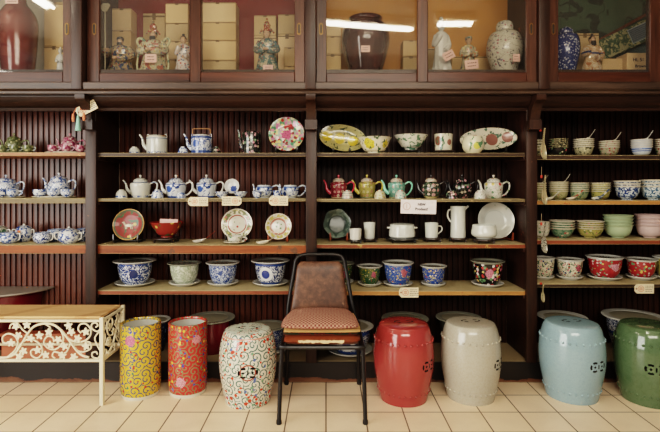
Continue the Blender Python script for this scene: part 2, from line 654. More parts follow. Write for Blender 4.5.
# ------------------------------------------------------------------ glazed upper cabinet
cab = thing('glazed_cabinet', 'dark wooden upper display cabinet with sliding glass doors running above the open shelves', 'cabinet', (-.093, 3.15, 1.80))
ZFL = 1.955
mb = MB(); mb.box(-2.92, 2.73, 2.93, YB + .02, 1.801, ZFL)
part('cabinet_floor', mb, W_ledge, cab, smooth=False)
mb = MB()
mb.prism([(2.93, 1.802), (2.895, 1.802), (2.892, 1.815), (2.868, 1.826), (2.866, 1.862), (2.872, 1.868), (2.93, 1.868)], -2.92, 2.73, lambda u, v, d: (d, u, v))
part('ledge', mb, W_ledge, cab)
for x in POSTS:
    mb = MB(); mb.box(x - .032, x + .032, 2.856, 2.965, 1.822, 2.72); mb.bevel(.005)
    part('post', mb, W_post, cab)
    mb = MB(); mb.box(x - .012, x + .012, 2.965, YB, ZFL, 2.72)
    part('partition', mb, W_side, cab, smooth=False)
mb = MB(); mb.box(-2.92, 2.73, 2.85, YB + .02, 2.72, 2.80)
part('cornice', mb, W_ledge, cab, smooth=False)


def hanging_cloth():
    return cer('green_leaf_print', (64, 92, 72), [L('blotch', (28, 44, 38), s=7, thr=.55, d=1.2), L('scroll', (26, 36, 30), s=5, w=.012)], .7)


BACKS = [plain('beige_back', (150, 140, 122), .7, scale=5), plain('red_back', (120, 36, 36), .6, scale=5),
         plain('ochre_back', (176, 122, 54), .6, scale=4), plain('deep_green_back', (40, 62, 50), .7, scale=5)]
for b in range(4):
    mb = MB(); mb.box(POSTS[b] + .012, POSTS[b + 1] - .012, YB, YB + .02, ZFL, 2.72)
    part('back_panel', mb, BACKS[b], cab, smooth=False)

BRASS = plain('aged_brass', (120, 92, 54), .35, .9, scale=60)
DARKHOLE = plain('dark_recess', (26, 18, 14), .6)


def door(x0, x1, y0, hx=None, sw=.062):
    z0, z1, th = 1.868, 2.70, .028
    mb = MB()
    for a, c in ((x0, x0 + sw), (x1 - sw, x1)): mb.box(a, c, y0, y0 + th, z0, z1, 1)
    mb.box(x0 + sw, x1 - sw, y0, y0 + th, z0, z0 + .062)
    mb.box(x0 + sw, x1 - sw, y0, y0 + th, z1 - .06, z1)
    mb.bevel(.003, 1)
    d = part('door', mb, [W_frame, W_stile], cab)
    mb = MB(); mb.box(x0 + sw - .006, x1 - sw + .006, y0 + .011, y0 + .015, z0 + .056, z1 - .055)
    mb.build('glass_pane', glass_mat(), d, smooth=False)
    if hx is not None:
        mb = MB()
        hz = PZ(29, y0)
        pr = []
        for k in range(20):
            a = 2 * PI * k / 20
            pr.append((hx + .011 * math.cos(a), hz + math.sin(a) * .014 + (.022 if math.sin(a) >= 0 else -.022)))
        mb.prism(pr, y0 - .003, y0 + .004, lambda u, v, dd: (u, dd, v))
        pr2 = [(hx + (u - hx) * .6, hz + (v - hz) * .8) for u, v in pr]
        mb.prism(pr2, y0 - .0036, y0 - .001, lambda u, v, dd: (u, dd, v), 1)
        mb.build('finger_pull', [BRASS, DARKHOLE], d)


YD1, YD2 = 2.885, 2.917
door(-2.85, -2.17, YD2)
door(-2.20, -1.521, YD1, -1.557)
door(-1.453, -.755, YD2, -1.408, .075)
door(-.815, -.127, YD1, -.162)
door(-.059, .62, YD2, -.03)
door(.55, 1.267, YD1, 1.233)
door(1.335, 2.01, YD1, 1.366)
door(1.96, 2.66, YD2)

# ------------------------------------------------------------------ ceramic decoration
BLUE, DBLUE, LBLUE = (44, 74, 142), (34, 52, 108), (96, 126, 178)
WHT, CRM = (230, 225, 212), (226, 216, 192)
C_white = cer('white_glaze', WHT)
C_cream = cer('cream_glaze', CRM)
C_offw = cer('celadon_white', (222, 224, 212))
C_bw = cer('blue_white_scroll', (226, 230, 234), [L('scroll', BLUE, s=62, w=.055), L('blotch', DBLUE, s=70, thr=.60)])
C_bw2 = cer('blue_white_landscape', (226, 230, 232), [L('blotch', BLUE, s=38, thr=.55, d=1.2), L('scroll', LBLUE, s=50, w=.03)])
C_bw3 = cer('blue_white_sprig', (224, 228, 230), [L('blotch', (48, 80, 152), s=48, thr=.54, d=1.0), L('spots', DBLUE, s=70, r=.25, keep=.4)])
C_bw_dense = cer('blue_white_dense', (214, 222, 230), [L('scroll', BLUE, s=95, w=.08), L('blotch', BLUE, s=80, thr=.55)])
C_rice = cer('rice_grain_white', (216, 214, 200), [L('band', (120, 140, 170), z0=.101, z1=.107), L('blotch', (70, 95, 150), s=90, thr=.48, z=(.004, .016))])
FLORA = [(208, 84, 110), (220, 190, 90), (84, 140, 100), (196, 60, 50), (226, 170, 180)]
C_blackflor = cer('black_floral', (24, 22, 24), [L('spots', [(190, 120, 134), (206, 186, 160), (110, 140, 110), (206, 150, 158)], s=44, r=.42, fuzz=.3, keep=.8), L('scroll', (120, 124, 100), s=70, w=.014)])
C_millefiori = cer('thousand_flowers', (160, 180, 160), [L('spots', [(196, 52, 50), (232, 214, 130), (220, 120, 160), (240, 220, 210), (90, 150, 110), (150, 60, 60), (226, 222, 170), (228, 150, 170)], s=52, r=.62, fuzz=.35), L('flower', (222, 92, 132), p=(0, 0, .012), r=.034), L('ring', (238, 226, 214), p=(0, 0, .01), r0=.124, r1=.2)])
C_whiteflor = cer('white_floral', (226, 218, 204), [L('spots', FLORA, s=30, r=.34, fuzz=.3, keep=.7), L('scroll', (120, 150, 100), s=40, w=.018)])
C_pinkpot = cer('pink_medallion', (158, 48, 64), [L('spots', [(204, 180, 150), (206, 150, 140)], s=34, r=.36, rand=.3), L('scroll', (120, 30, 44), s=80, w=.03), L('stripe', (214, 190, 150), s=300, thr=.7, z=(0, .022))])
C_yelpot = cer('yellow_medallion', (176, 164, 80), [L('spots', [(190, 140, 110), (200, 190, 140)], s=34, r=.36, rand=.3), L('scroll', (140, 120, 50), s=80, w=.03), L('stripe', (120, 140, 120), s=300, thr=.7, z=(0, .022))])
C_aquapot = cer('aqua_medallion', (120, 176, 156), [L('spots', [(206, 150, 136), (190, 204, 180)], s=34, r=.34, rand=.3), L('scroll', (80, 140, 124), s=80, w=.03), L('stripe', (216, 200, 150), s=300, thr=.7, z=(0, .022))])
C_blackmed = cer('black_medallion', (30, 32, 32), [L('spots', [(232, 200, 180), (222, 150, 150)], s=30, r=.38, rand=.25), L('scroll', (120, 140, 110), s=80, w=.04), L('stripe', (206, 190, 130), s=240, thr=.2, z=(0, .02))])
C_pinklid = cer('pale_lid', (216, 200, 176), [L('blotch', (196, 110, 110), s=80, thr=.6)])
C_red = cer('red_lacquer', (156, 44, 36), rough=.3, layers=[L('blotch', (60, 100, 60), s=26, thr=.62), L('spots', [(226, 190, 90), (232, 222, 206)], s=22, r=.24, keep=.5)])
C_redplate = cer('red_horse_plate', (158, 40, 32), rough=.5, layers=[L('blotch', (60, 96, 56), s=30, thr=.63), L('spots', [(222, 180, 80)], s=20, r=.22, keep=.45), L('ring', (70, 92, 56), p=(0, 0, .012), r0=.088, r1=.098), L('ring', (196, 150, 70), p=(0, 0, .012), r0=.099, r1=.12)])
C_green = cer('dark_green_glaze', (66, 84, 75), rough=.38, layers=[L('blotch', (104, 120, 108), s=20, thr=.55), L('ring', (40, 56, 50), p=(0, 0, .01), r0=.052, r1=.060), L('medal', (50, 66, 58), p=(0, 0, .01), r=.052)])
C_lemon = cer('lemon_bowl', (226, 216, 188), [L('flower', (232, 208, 60), p=(-.045, -.085, .055), r=.036), L('flower', (228, 204, 60), p=(.075, -.07, .05), r=.03), L('blotch', (66, 96, 66), s=34, thr=.60)])
C_leaf = cer('green_leaf_bowl', (222, 218, 200), [L('blotch', (84, 124, 96), s=24, thr=.56, d=1.0)])
C_pom = cer('pomegranate_cup', (222, 212, 186), [L('medal', (140, 84, 66), p=(-.058, -.045, .06), r=.034), L('medal', (146, 88, 72), p=(.035, -.068, .05), r=.027), L('blotch', (72, 112, 82), s=30, thr=.58)])
C_lemjar = cer('lemon_jar', (224, 214, 180), [L('medal', (214, 206, 90), p=(.008, -.085, .042), r=.032), L('blotch', (92, 134, 96), s=26, thr=.58)])
C_yeldish = cer('yellow_fruit_dish', (188, 174, 112), [L('blotch', (70, 84, 56), s=40, thr=.60), L('medal', (218, 186, 48), p=(-.105, .0, .01), r=.036), L('medal', (214, 182, 46), p=(-.02, -.004, .01), r=.038), L('medal', (214, 182, 46), p=(.07, -.008, .01), r=.035)])
C_pomdish = cer('pomegranate_dish', (216, 204, 178), [L('blotch', (78, 108, 88), s=40, thr=.60), L('medal', (150, 98, 86), p=(-.085, 0, .01), r=.036), L('medal', (146, 92, 80), p=(.025, -.004, .01), r=.040), L('medal', (146, 92, 80), p=(.13, .004, .01), r=.036)])
C_rose1 = cer('rose_plate_large', (226, 216, 194), [L('spots', [(186, 60, 60), (90, 130, 80), (200, 150, 90)], s=34, r=.34, rad=(0, .045)), L('ring', (168, 72, 60), p=(0, 0, .006), r0=.056, r1=.064), L('blotch', (128, 134, 92), s=50, thr=.47, rad=(.07, .096)), L('spots', [(208, 120, 110), (224, 200, 90)], s=34, r=.3, rad=(.07, .096))])
C_rose2 = cer('rose_plate_small', (226, 218, 200), [L('spots', [(206, 90, 90), (90, 130, 80)], s=40, r=.34, rad=(0, .03)), L('ring', (186, 112, 92), p=(0, 0, .006), r0=.045, r1=.058), L('blotch', (196, 176, 92), s=46, thr=.47, rad=(.06, .081))])
# planters
C_pl_blue = cer('planter_blue', (220, 226, 232), [L('scroll', BLUE, s=52, w=.075), L('blotch', DBLUE, s=60, thr=.60), L('medal', DBLUE, p=(.03, -.10, .075), r=.028), L('band', (52, 80, 150), z0=.128, z1=.15), L('blotch', (220, 226, 232), s=90, thr=.6, z=(.128, .15))])
C_pl_blue2 = cer('planter_blue_dense', (206, 216, 226), [L('scroll', (50, 78, 146), s=80, w=.085), L('medal', (60, 86, 150), p=(0, -.1, .08), r=.018)])
C_pl_blue3 = cer('planter_blue_medallion', (224, 228, 230), [L('scroll', DBLUE, s=75, w=.08), L('band', BLUE, z0=.128, z1=.15), L('medal', (226, 228, 226), p=(-.025, -.105, .072), r=.052), L('medal', (40, 62, 140), p=(-.025, -.105, .072), r=.032), L('band', BLUE, z0=0, z1=.018)])
C_pl_cel = cer('planter_celadon', (176, 186, 160), [L('scroll', (214, 216, 196), s=26, w=.05), L('scroll', (140, 156, 128), s=40, w=.02)])
VINE = [(222, 190, 70), (190, 60, 50), (226, 214, 190)]
C_pl_green = cer('planter_green', (44, 92, 62), [L('scroll', (176, 150, 70), s=48, w=.022), L('spots', VINE, s=60, r=.3, keep=.6), L('flower', (206, 100, 124), p=(.03, -.085, .068), r=.027)])
C_pl_cobalt = cer('planter_cobalt', (42, 82, 168), [L('scroll', (176, 176, 120), s=46, w=.018), L('spots', VINE, s=56, r=.3, keep=.6), L('flower', (206, 104, 118), p=(.035, -.105, .085), r=.032)])
C_pl_cobalt2 = cer('planter_cobalt_small', (40, 76, 158), [L('scroll', (190, 180, 110), s=50, w=.02), L('spots', VINE, s=60, r=.32, keep=.6)])
C_pl_black = cer('planter_black', (30, 28, 28), [L('spots', [(228, 214, 206), (190, 50, 50), (226, 190, 110), (96, 140, 96), (222, 130, 150)], s=46, r=.5, fuzz=.35, keep=.85), L('flower', (216, 124, 146), p=(-.02, -.10, .085), r=.032)])
C_pl_cream = cer('planter_cream', (220, 208, 178), [L('scroll', (72, 104, 84), s=44, w=.04), L('spots', [(160, 40, 44), (50, 66, 120), (210, 120, 130)], s=54, r=.34, keep=.75), L('flower', (196, 90, 110), p=(.03, -.09, .07), r=.029)])
C_pl_red = cer('planter_red', (172, 40, 46), [L('spots', [(214, 184, 90), (110, 170, 140), (226, 190, 190), (96, 150, 110)], s=58, r=.42, fuzz=.3, keep=.6), L('flower', (222, 150, 168), p=(.015, -.12, .075), r=.036)])
C_rim = cer('planter_rim', (214, 212, 200))
C_rimgrey = cer('planter_rim_grey', (150, 150, 132))
# rice bowls
C_b_black = cer('bowl_black', (34, 32, 34), [L('spots', [(222, 206, 160), (200, 90, 100), (110, 140, 100)], s=40, r=.34, fuzz=.3)])
C_b_tan = cer('bowl_tan', (176, 166, 128), [L('blotch', (70, 74, 56), s=70, thr=.56)])
C_b_flor = cer('bowl_floral', (160, 154, 120), [L('spots', [(150, 50, 54), (60, 100, 70), (190, 150, 140)], s=70, r=.42)])
C_b_stripe = cer('bowl_blue_stripe', (208, 214, 218), [L('band', (70, 104, 170), z0=.030, z1=.036), L('band', (70, 104, 170), z0=.042, z1=.05)])
C_b_sand = cer('bowl_sand', (180, 172, 122), [L('blotch', (130, 136, 84), s=60, thr=.56), L('spots', [(186, 110, 100)], s=50, r=.2, keep=.5)])
C_b_jade = cer('bowl_jade', (150, 160, 118), [L('blotch', (96, 124, 96), s=50, thr=.55), L('spots', [(190, 110, 100), (200, 190, 110)], s=50, r=.26, keep=.6)])
C_b_teal = cer('bowl_teal', (120, 146, 116), [L('blotch', (70, 110, 86), s=50, thr=.5), L('spots', [(206, 180, 150), (180, 90, 80)], s=36, r=.28, keep=.5)])
C_b_yel = cer('bowl_yellow', (176, 164, 88), [L('blotch', (110, 120, 70), s=60, thr=.57), L('spots', [(200, 130, 120), (210, 200, 160)], s=40, r=.25, keep=.5)])
C_b_bw = cer('bowl_blue_flowers', (204, 214, 216), [L('blotch', (40, 68, 124), s=75, thr=.50), L('spots', (36, 56, 112), s=60, r=.3)])
C_b_bw2 = cer('bowl_blue_leaves', (206, 218, 216), [L('blotch', (52, 96, 130), s=75, thr=.52)])
C_b_cel = cer('bowl_celadon', (172, 192, 150))
C_b_pink = cer('bowl_pink', (212, 182, 178))
C_greentea = cer('green_tea_set', (128, 130, 90), [L('blotch', (84, 92, 54), s=60, thr=.54), L('spots', [(204, 196, 140)], s=50, r=.3, keep=.5)])
C_pinktea = cer('pink_tea_set', (196, 130, 140), [L('blotch', (150, 44, 84), s=60, thr=.54), L('spots', [(226, 206, 190)], s=50, r=.34, keep=.6)])
CANE = plain('cane', (150, 104, 58), .5, scale=60)
LACQ = plain('black_lacquer', (26, 22, 20), .28, coat=.3)
ROSE = plain('rosewood_stand', (128, 62, 36), .4, coat=.2)
DKSTAND = plain('dark_wood_stand', (46, 32, 26), .4, coat=.2)
INSIDE = cer('pale_inside', (206, 204, 192))


def place(px, z, y): return (PX(px, y), y, z)


# ------------------------------------------------------------------ crockery
def bowl_prof(w, h, kind='rice'):
    r = w / 2
    if kind == 'rice': p = [(0, 0), (.42, 0), (.44, .09), (.62, .16), (.78, .38), (.865, .68), (.90, .86), (.965, .95), (1, 1)]
    elif kind == 'wide': p = [(0, 0), (.40, 0), (.42, .10), (.60, .18), (.78, .50), (.865, .75), (.90, .86), (.965, .95), (1, 1)]
    elif kind == 'flare': p = [(0, 0), (.36, 0), (.38, .10), (.56, .22), (.76, .55), (.9, .82), (1, 1)]
    elif kind == 'cup': p = [(0, 0), (.5, 0), (.52, .08), (.80, .2), (.95, .5), (1, 1)]
    elif kind == 'mug': p = [(0, 0), (.86, 0), (.92, .04), (.94, .4), (.97, .7), (1, 1)]
    elif kind == 'round': p = [(0, 0), (.62, 0), (.66, .04), (.9, .22), (1, .5), (.93, .8), (.84, .96), (.82, 1)]
    elif kind == 'tumbler': p = [(0, 0), (.8, 0), (.84, .03), (.9, .5), (1, 1)]
    elif kind == 'low': p = [(0, 0), (.6, 0), (.64, .06), (.9, .2), (1, .4), (.93, .75), (.9, 1)]
    out = [(r * a, h * b) for a, b in p]
    return [out[0]] + crom(out[1:], 3)


def cup(label, px, y, z, wpx, hpx, mat, kind='cup', group=None, handle=0, cat='cup', name='teacup', t=.003, seg=24, fold=None):
    mb = MB()
    w, h = S(wpx, y), S(hpx, y)
    mb.lathe(hollow(bowl_prof(w, h, kind), t), seg, fold=fold)
    if handle:
        o = thing(name, label, cat, place(px, z, y), group=group)
        mb.build('bowl' if kind != 'mug' else 'body', mat, o)
        hb = MB()
        r = w / 2 * .93
        hb.tube(crom([(handle * r, 0, h * .78), (handle * (r + w * .26), 0, h * .74), (handle * (r + w * .30), 0, h * .48), (handle * r * .98, 0, h * .22)], 4), w * .05, 6)
        hb.build('handle', mat, o)
        return o
    return single(name, mb, mat, label, cat, place(px, z, y), group=group)


def upturned_cup(label, px, y, z, wpx, hpx, mat, group=None):
    w, h = S(wpx, y), S(hpx, y)
    r = w / 2
    p = [(r * a, h * b) for a, b in ((1, 0), (.97, .25), (.86, .6), (.62, .86), (.44, .9), (.43, 1.0), (.37, 1.0), (.35, .93), (0, .92))]
    mb = MB()
    mb.lathe([(r * .94, .0), ] + p, 24)
    return single('teacup', mb, mat, label, 'cup', place(px, z, y), group=group)


def teapot(label, px, y, z, wpx, hpx, mat, style='round', lid=True, lidmat=None, spout=1.0, handle='side', trim=None, group=None, hmat=None, flip=1):
    w, h = S(wpx, y), S(hpx, y)
    r = w / 2
    o = thing('teapot', label, 'teapot', place(px, z, y), group=group)
    if style == 'round': p = [(0, 0), (.60, 0), (.63, .05), (.82, .14), (.97, .42), (1, .62), (.9, .85), (.66, .96), (.62, 1.0)]
    elif style == 'tall': p = [(0, 0), (.80, 0), (.84, .04), (.86, .12), (.95, .5), (1, .78), (.93, .92), (.72, .97), (.68, 1.0)]
    elif style == 'squat': p = [(0, 0), (.66, 0), (.68, .06), (.88, .18), (1, .45), (.96, .75), (.8, .92), (.74, 1.0)]
    else: p = [(0, 0), (.95, 0), (1, .02), (1, .5), (1, .9), (.97, .96), (.86, .985), (.80, 1.0)]
    p = [(r * a, h * b) for a, b in p]
    p = [p[0]] + crom(p[1:], 4) if style != 'cyl' else p
    MB().lathe(hollow(p, .004), 32).build('body', mat, o)
    rt = p[-1][0]
    if lid:
        lh = S(7, y) * (1 if style != 'cyl' else .45)
        q = [(rt * 1.02, h * 1.0), (rt * 1.04, h * 1.0 + .004), (rt * .92, h + lh * .28), (rt * .5, h + lh * .52), (0, h + lh * .56)]
        l = MB().lathe(q, 28).build('lid', lidmat or mat, o)
        if style != 'cyl':
            MB().lathe([(0, h + lh * .5), (.004, h + lh * .54), (.0045, h + lh * .66), (.009, h + lh * .8), (.008, h + lh * .95), (0, h + lh * 1.02)], 14).build('knob', hmat or lidmat or mat, l)
    k = flip
    e = r * (.93 if style != 'cyl' else .98)
    if spout:
        sp = crom([(-k * e * .94, 0, h * .28), (-k * (r + S(3.2, y) * spout), 0, h * .52), (-k * (r + S(4.6, y) * spout), 0, h * .86), (-k * (r + S(7.4, y) * spout), 0, h * 1.10)], 5)
        MB().tube(sp, [h * .13, h * .11, h * .075, h * .055, h * .05], 10).build('spout', hmat or mat, o)
    if handle == 'side':
        hp = crom([(k * e * .92, 0, h * .82), (k * (r + S(3.5, y)), 0, h * .98), (k * (r + S(6.6, y)), 0, h * .86), (k * (r + S(6.0, y)), 0, h * .52), (k * (r + S(2.2, y)), 0, h * .22), (k * e * .86, 0, h * .14)], 4)
        MB().tube(hp, S(.85, y), 7).build('handle', hmat or mat, o)
    elif handle in ('bail', 'bail_up'):
        for s in (-1, 1):
            lg = MB(); lg.tube(crom([(s * r * .78, 0, h * .96), (s * r * .84, 0, h * 1.09), (s * r * .96, 0, h * 1.07), (s * r * .98, 0, h * .92)], 4), .0032, 6)
            lg.build('lug', mat, o)
        hb = MB()
        if handle == 'bail':
            pts = [(r * .9 * math.cos(a), -r * .92 * math.sin(a), h * 1.05 - .012 * math.sin(a)) for a in [PI * i / 14 for i in range(15)]]
        else:
            pts = crom([(-r * .86, 0, h * 1.06), (-r * .84, 0, h * 1.3), (-r * .7, 0, h * 1.38), (r * .7, 0, h * 1.38), (r * .84, 0, h * 1.3), (r * .86, 0, h * 1.06)], 4)
        hb.tube(pts, .0032, 6)
        hb.build('bail_handle', CANE, o)
    return o


def plate_prof(r, d=.012):
    p = [(0, 0), (r * .55, 0), (r * .57, .004), (r * .70, .007), (r * .82, d + .002), (r, d + .008), (r * .995, d + .011), (r * .82, d + .006), (r * .68, .011), (r * .5, .0075), (0, .0075)]
    return p


def easel(label, px, y, z, wid, mat, h=.055):
    """small folding plate stand"""
    mb = MB()
    for s in (-1, 1):
        x = s * wid
        mb.tube(crom([(x * 1.04, -.085, h), (x, -.086, .032), (x, -.075, .0115), (x, 0, .0100), (x * .9, .06, .0090)], 4), [.005, .008, .0075, .006], 6)
        mb.tube(crom([(x, .0, .010), (x * .8, .040, .06), (x * .7, .055, .105)], 4), .0045, 6)
    mb.tube([(-wid, .02, .009), (wid, .02, .009)], .004, 6)
    mb.tube([(-wid * .8, .042, .062), (wid * .8, .042, .062)], .004, 6)
    return single('plate_stand', mb, mat, label, 'stand', place(px, z, y))


def plate_up(label, px, y, z, rpx, mat, name='plate', sx=1.0, tilt=12, roll=0, lift=.0195, d=.012, seg=48, fold=None, cat='plate'):
    r = S(rpx, y)
    mb = MB()
    mb.lathe(plate_prof(r, d), seg, sx=sx, fold=fold)
    M = Matrix.Rotation(R(90 - tilt), 4, 'X') @ Matrix.Rotation(R(roll), 4, 'Z')
    low = min((M @ v.co).z for v in mb.bm.verts)
    return single(name, mb, mat, label, cat, (PX(px, y), y - .022, z + max(lift, .0195) - low), M.to_euler(), ang=50)


def low_stand(label, px, y, z, wpx, hpx, mat, feet=4):
    w, h = S(wpx, y), S(hpx, y)
    r = w / 2
    mb = MB()
    mb.lathe([(0, h * .55), (r * .86, h * .55), (r * .9, h * .62), (r, h * .72), (r * .98, h * .9), (r * .88, h), (0, h)], 28)
    for k in range(feet):
        a = 2 * PI * (k + .5) / feet
        c, s = math.cos(a), math.sin(a)
        mb.tube(crom([(c * r * .78, s * r * .78, h * .7), (c * r * .98, s * r * .98, h * .4), (c * r * .86, s * r * .86, h * .17), (c * r, s * r, h * .13)], 3), [h * .2, h * .2, h * .13, h * .09], 6)
    return single('bowl_stand', mb, mat, label, 'stand', place(px, z, y)), z + h + .0008


def planter(label, px, y, z, rimpx, bodypx, hpx, mat, rim, label2, gap=.006, saucer=.92, group=None):
    """wide-lipped flower pot on its own saucer"""
    rr, rb, h = S(rimpx, y) / 2, S(bodypx, y) / 2, S(hpx, y)
    rs = rr * saucer
    mb = MB()
    mb.lathe([(0, 0), (rs * .62, 0), (rs * .66, .004), (rs * .9, .012), (rs, .022), (rs * .985, .025), (rs * .86, .017), (rs * .62, .010), (0, .010)], 40)
    single('saucer', mb, C_rim, label2, 'saucer', place(px, z, y))
    o = thing('planter', label, 'planter', place(px, z + .0105, y), group=group)
    b = [(0, 0), (rb * .58, 0), (rb * .66, .008), (rb * .84, h * .25), (rb * .95, h * .55), (rb * 1.0, h * .86), (rb * .99, h * .92)]
    b = [b[0]] + crom(b[1:], 4)
    body = b + [(rb * .93, h * .92), (rb * .9, h * .6), (rb * .6, .012), (0, .012)]
    MB().lathe(body, 40).build('body', mat, o)
    MB().lathe([(rb * .93, h * .935), (0, h * .94)], 36).build('dusty_cover', C_rimgrey, o)
    q = [(rb * .965, h * .90), (rb * 1.02, h * .90), (rr * .9, h * .93), (rr, h * .965), (rr, h * .99), (rr * .97, h), (rr * .86, h * .985), (rb * .93, h * .955)]
    MB().lathe(q + [q[0]], 44).build('rim', rim, o)
    return o


def spoon_mb(l, w, bend=.35, mi=0):
    """porcelain soup spoon, bowl at -X, handle rising to +X"""
    mb = MB()
    rows = []
    prof = [(-.50, .30, .0), (-.46, .62, -.01), (-.36, .95, -.02), (-.22, 1.0, -.02), (-.08, .82, -.015), (.02, .55, .0), (.12, .40, .05), (.3, .36, .2), (.5, .34, .38)]
    n = 8
    for u, ww, zz in crom(prof, 3):
        dep = .36 * w if u < .0 else .2 * w
        ring = []
        for k in range(n + 1):
            a = PI * k / n
            ring.append(Vector((u * l, -math.cos(a) * w / 2 * ww, zz * l * bend * 2 + .35 * w - dep * math.sin(a) * min(1, ww))))
        for k in range(n - 1, 0, -1):
            a = PI * k / n
            ring.append(Vector((u * l, -math.cos(a) * (w / 2 * ww - .0015), zz * l * bend * 2 + .35 * w - (dep * min(1, ww) - .002) * math.sin(a))))
        rows.append(ring)
    mb.loft(rows)
    return mb


def spoon(label, px, y, z, lpx, mat, rz=0, ry=0, group=None):
    l = S(lpx, y)
    mb = spoon_mb(l, l * .36)
    M = Matrix.Rotation(R(ry), 4, 'Y')
    low = min((M @ v.co).z for v in mb.bm.verts)
    return single('soup_spoon', mb, mat, label, 'spoon', place(px, z - low, y), (0, R(ry), R(rz)), group=group, ang=60)


ORD = ['topmost', 'second from top', 'third from top', 'fourth from top', 'fifth from top', 'sixth from top']


def bowl_stack(desc, px, y, z, wpx, hpx, n, mat, kind='rice', tot=None, group=None, fold=None, rim=None):
    """n nested bowls; the lowest stands whole, the others show their rims"""
    w, h = S(wpx, y), S(hpx, y)
    dz = (S(tot, y) - h) / (n - 1) if tot and n > 1 else h * .2
    mb = MB()
    mb.lathe(hollow(bowl_prof(w, h, kind), .0014), 28, fold=fold)
    for f in mb.bm.faces:
        if f.calc_center_median().z > h * .90: f.material_index = 1
    me = mb.mesh('bowl', [mat, rim or C_cream])
    rnd = random.Random(int(px * 10))
    for i in range(n):
        o = bpy.data.objects.new('bowl', me)
        COL.objects.link(o)
        o.location = (PX(px, y), y, z + i * dz)
        o.rotation_euler = (0, 0, 2 * PI / 28 * rnd.randint(0, 27) if i else 0)
        pos = 'lowest' if i == n - 1 and n == 1 else ('lowest' if i == 0 else ORD[n - 1 - i])
        tag(o, '%s %s' % (pos, desc), 'bowl', group)


INK = plain('ink', (60, 44, 44), .7)
SEAL = plain('red_seal_ink', (202, 98, 78), .7)
CARD = plain('cream_card', (216, 200, 168), .7, var=.05, scale=12)
PINKC = plain('pink_card', (226, 182, 172), .7, var=.05, scale=12)
STRING = plain('cotton_string', (170, 150, 120), .8)


def seal(parent, x, y, z, r, plain_ring=False):
    mb = MB()
    mb.lathe([(r, 0), (r, .0006), (r * .86, .0006), (r * .86, 0), (r, 0)], 24, M=Matrix.Translation((x, y, z)) @ Matrix.Rotation(R(90), 4, 'X'))
    for dx, hh in (((0, .6),) if plain_ring else ((-.35, .45), (.35, .45), (0, .6))):
        mb.box(x + r * dx - r * .06, x + r * dx + r * .06, y - .0006, y, z - r * hh, z + r * hh)
    for dz in (() if plain_ring else (-.3, .25)):
        mb.box(x - r * .55, x + r * .55, y - .0006, y, z + r * dz - r * .05, z + r * dz + r * .05)
    o = mb.build('seal_mark', plain('grey_seal_ink', (190, 150, 136), .7) if plain_ring else SEAL, parent)
    return o


def price_tag(label, px0, px1, py0, py1, y, hole=-1, rot=0, mat=None, group='hanging price tags on the shelf edges'):
    """cut-corner card tag with a round red seal and a few pen strokes"""
    w, h = S(px1 - px0, y), S(py1 - py0, y)
    o = thing('price_tag', label, 'tag', (PX((px0 + px1) / 2, y), y, PZ((py0 + py1) / 2, y)), (0, R(rot), 0), group)
    a, b, c = w / 2, h / 2, h * .25
    poly = [(-a + c, -b), (a, -b), (a, b), (-a + c, b), (-a, b - c), (-a, -b + c)]
    if hole > 0: poly = [(-u, v) for u, v in poly][::-1]
    mb = MB(); mb.prism(poly, 0, .0012, lambda u, v, d: (u, d, v))
    mb.build('card', mat or CARD, o, smooth=False)
    k = hole
    MB().lathe([(0, 0), (h * .09, 0), (h * .09, .0008), (0, .0008)], 14, M=Matrix.Translation((k * (a - c * .8), 0, 0)) @ Matrix.Rotation(R(90), 4, 'X')).build('eyelet', plain('eyelet', (120, 60, 40), .6), o)
    seal(o, k * a * .34, -.0002, 0, h * .33)
    mb = MB()
    rnd = random.Random(int(px0))
    for j in range(4):
        zz = b * (.55 - j * .36)
        x = -k * a * .12
        while abs(x) < a * .85:
            l = rnd.uniform(.08, .2) * a
            x2 = x - k * l
            mb.box(min(x, x2), max(x, x2), -.0007, 0, zz - h * .028, zz + h * .028)
            x = x2 - k * .05 * a
    mb.build('handwriting', INK, o, smooth=False)
    mb = MB(); mb.tube([(k * (a - c * .8), -.001, 0), (k * (a - c * 1.2), .0005, b * 1.15)], .0008, 5)
    mb.build('string', STRING, o)
    return o

# ================================================================== left end bay
y = 3.2
G = 'tea set'


def tray(label, px, y, z, wpx, mat, name='tray'):
    r = S(wpx, y) / 2
    mb = MB(); mb.lathe([(0, 0), (r * .9, 0), (r, .007), (r * .99, .010), (r * .88, .005), (0, .005)], 36, sy=.5)
    return single(name, mb, mat, label, 'tray', place(px, z, y))


z = Z1[0]
tray('oval green tray under the green tea set on the top left shelf', 14, y, z, 42, C_greentea)
teapot('small green floral teapot with domed lid on the top left shelf', 14, y + .035, z + .0062, 16, 13, C_greentea, 'squat', group=None, spout=.9)
for i, (px, w) in enumerate(((2.5, 'left'), (15, 'middle'), (28, 'right'))):
    cup('green floral teacup, %s of the three before the green teapot' % w, px, y - .05, z + .0062, 10, 6.6, C_greentea, handle=1)
tray('oval white tray under the pink tea set on the top left shelf', 66, y, z, 42, C_cream)
teapot('small pink floral teapot with domed lid near the left post', 70, y + .035, z + .0062, 17, 13, C_pinktea, 'squat', spout=.7)
for px, w in ((53, 'left'), (66.5, 'middle'), (80.5, 'right')):
    cup('pink floral teacup, %s of the three before the pink teapot' % w, px, y - .05, z + .0062, 10, 6.8, C_pinktea, handle=1)
z = Z2[0]
tray('oval cream tray under the large blue and white teapot at far left', 5, y, z, 40, C_cream)
teapot('large blue and white teapot with blue border at the left picture edge', 6, y + .04, z + .0062, 23, 15, C_bw2, 'squat', spout=.8)
cup('blue and white teacup before the large teapot at the left edge', 1, y - .075, z + .0062, 12, 7.5, C_bw3, handle=0)
cup('blue and white teacup with handle before the large teapot, right one', 13, y - .05, z + .0062, 12, 7.5, C_bw2, handle=1)
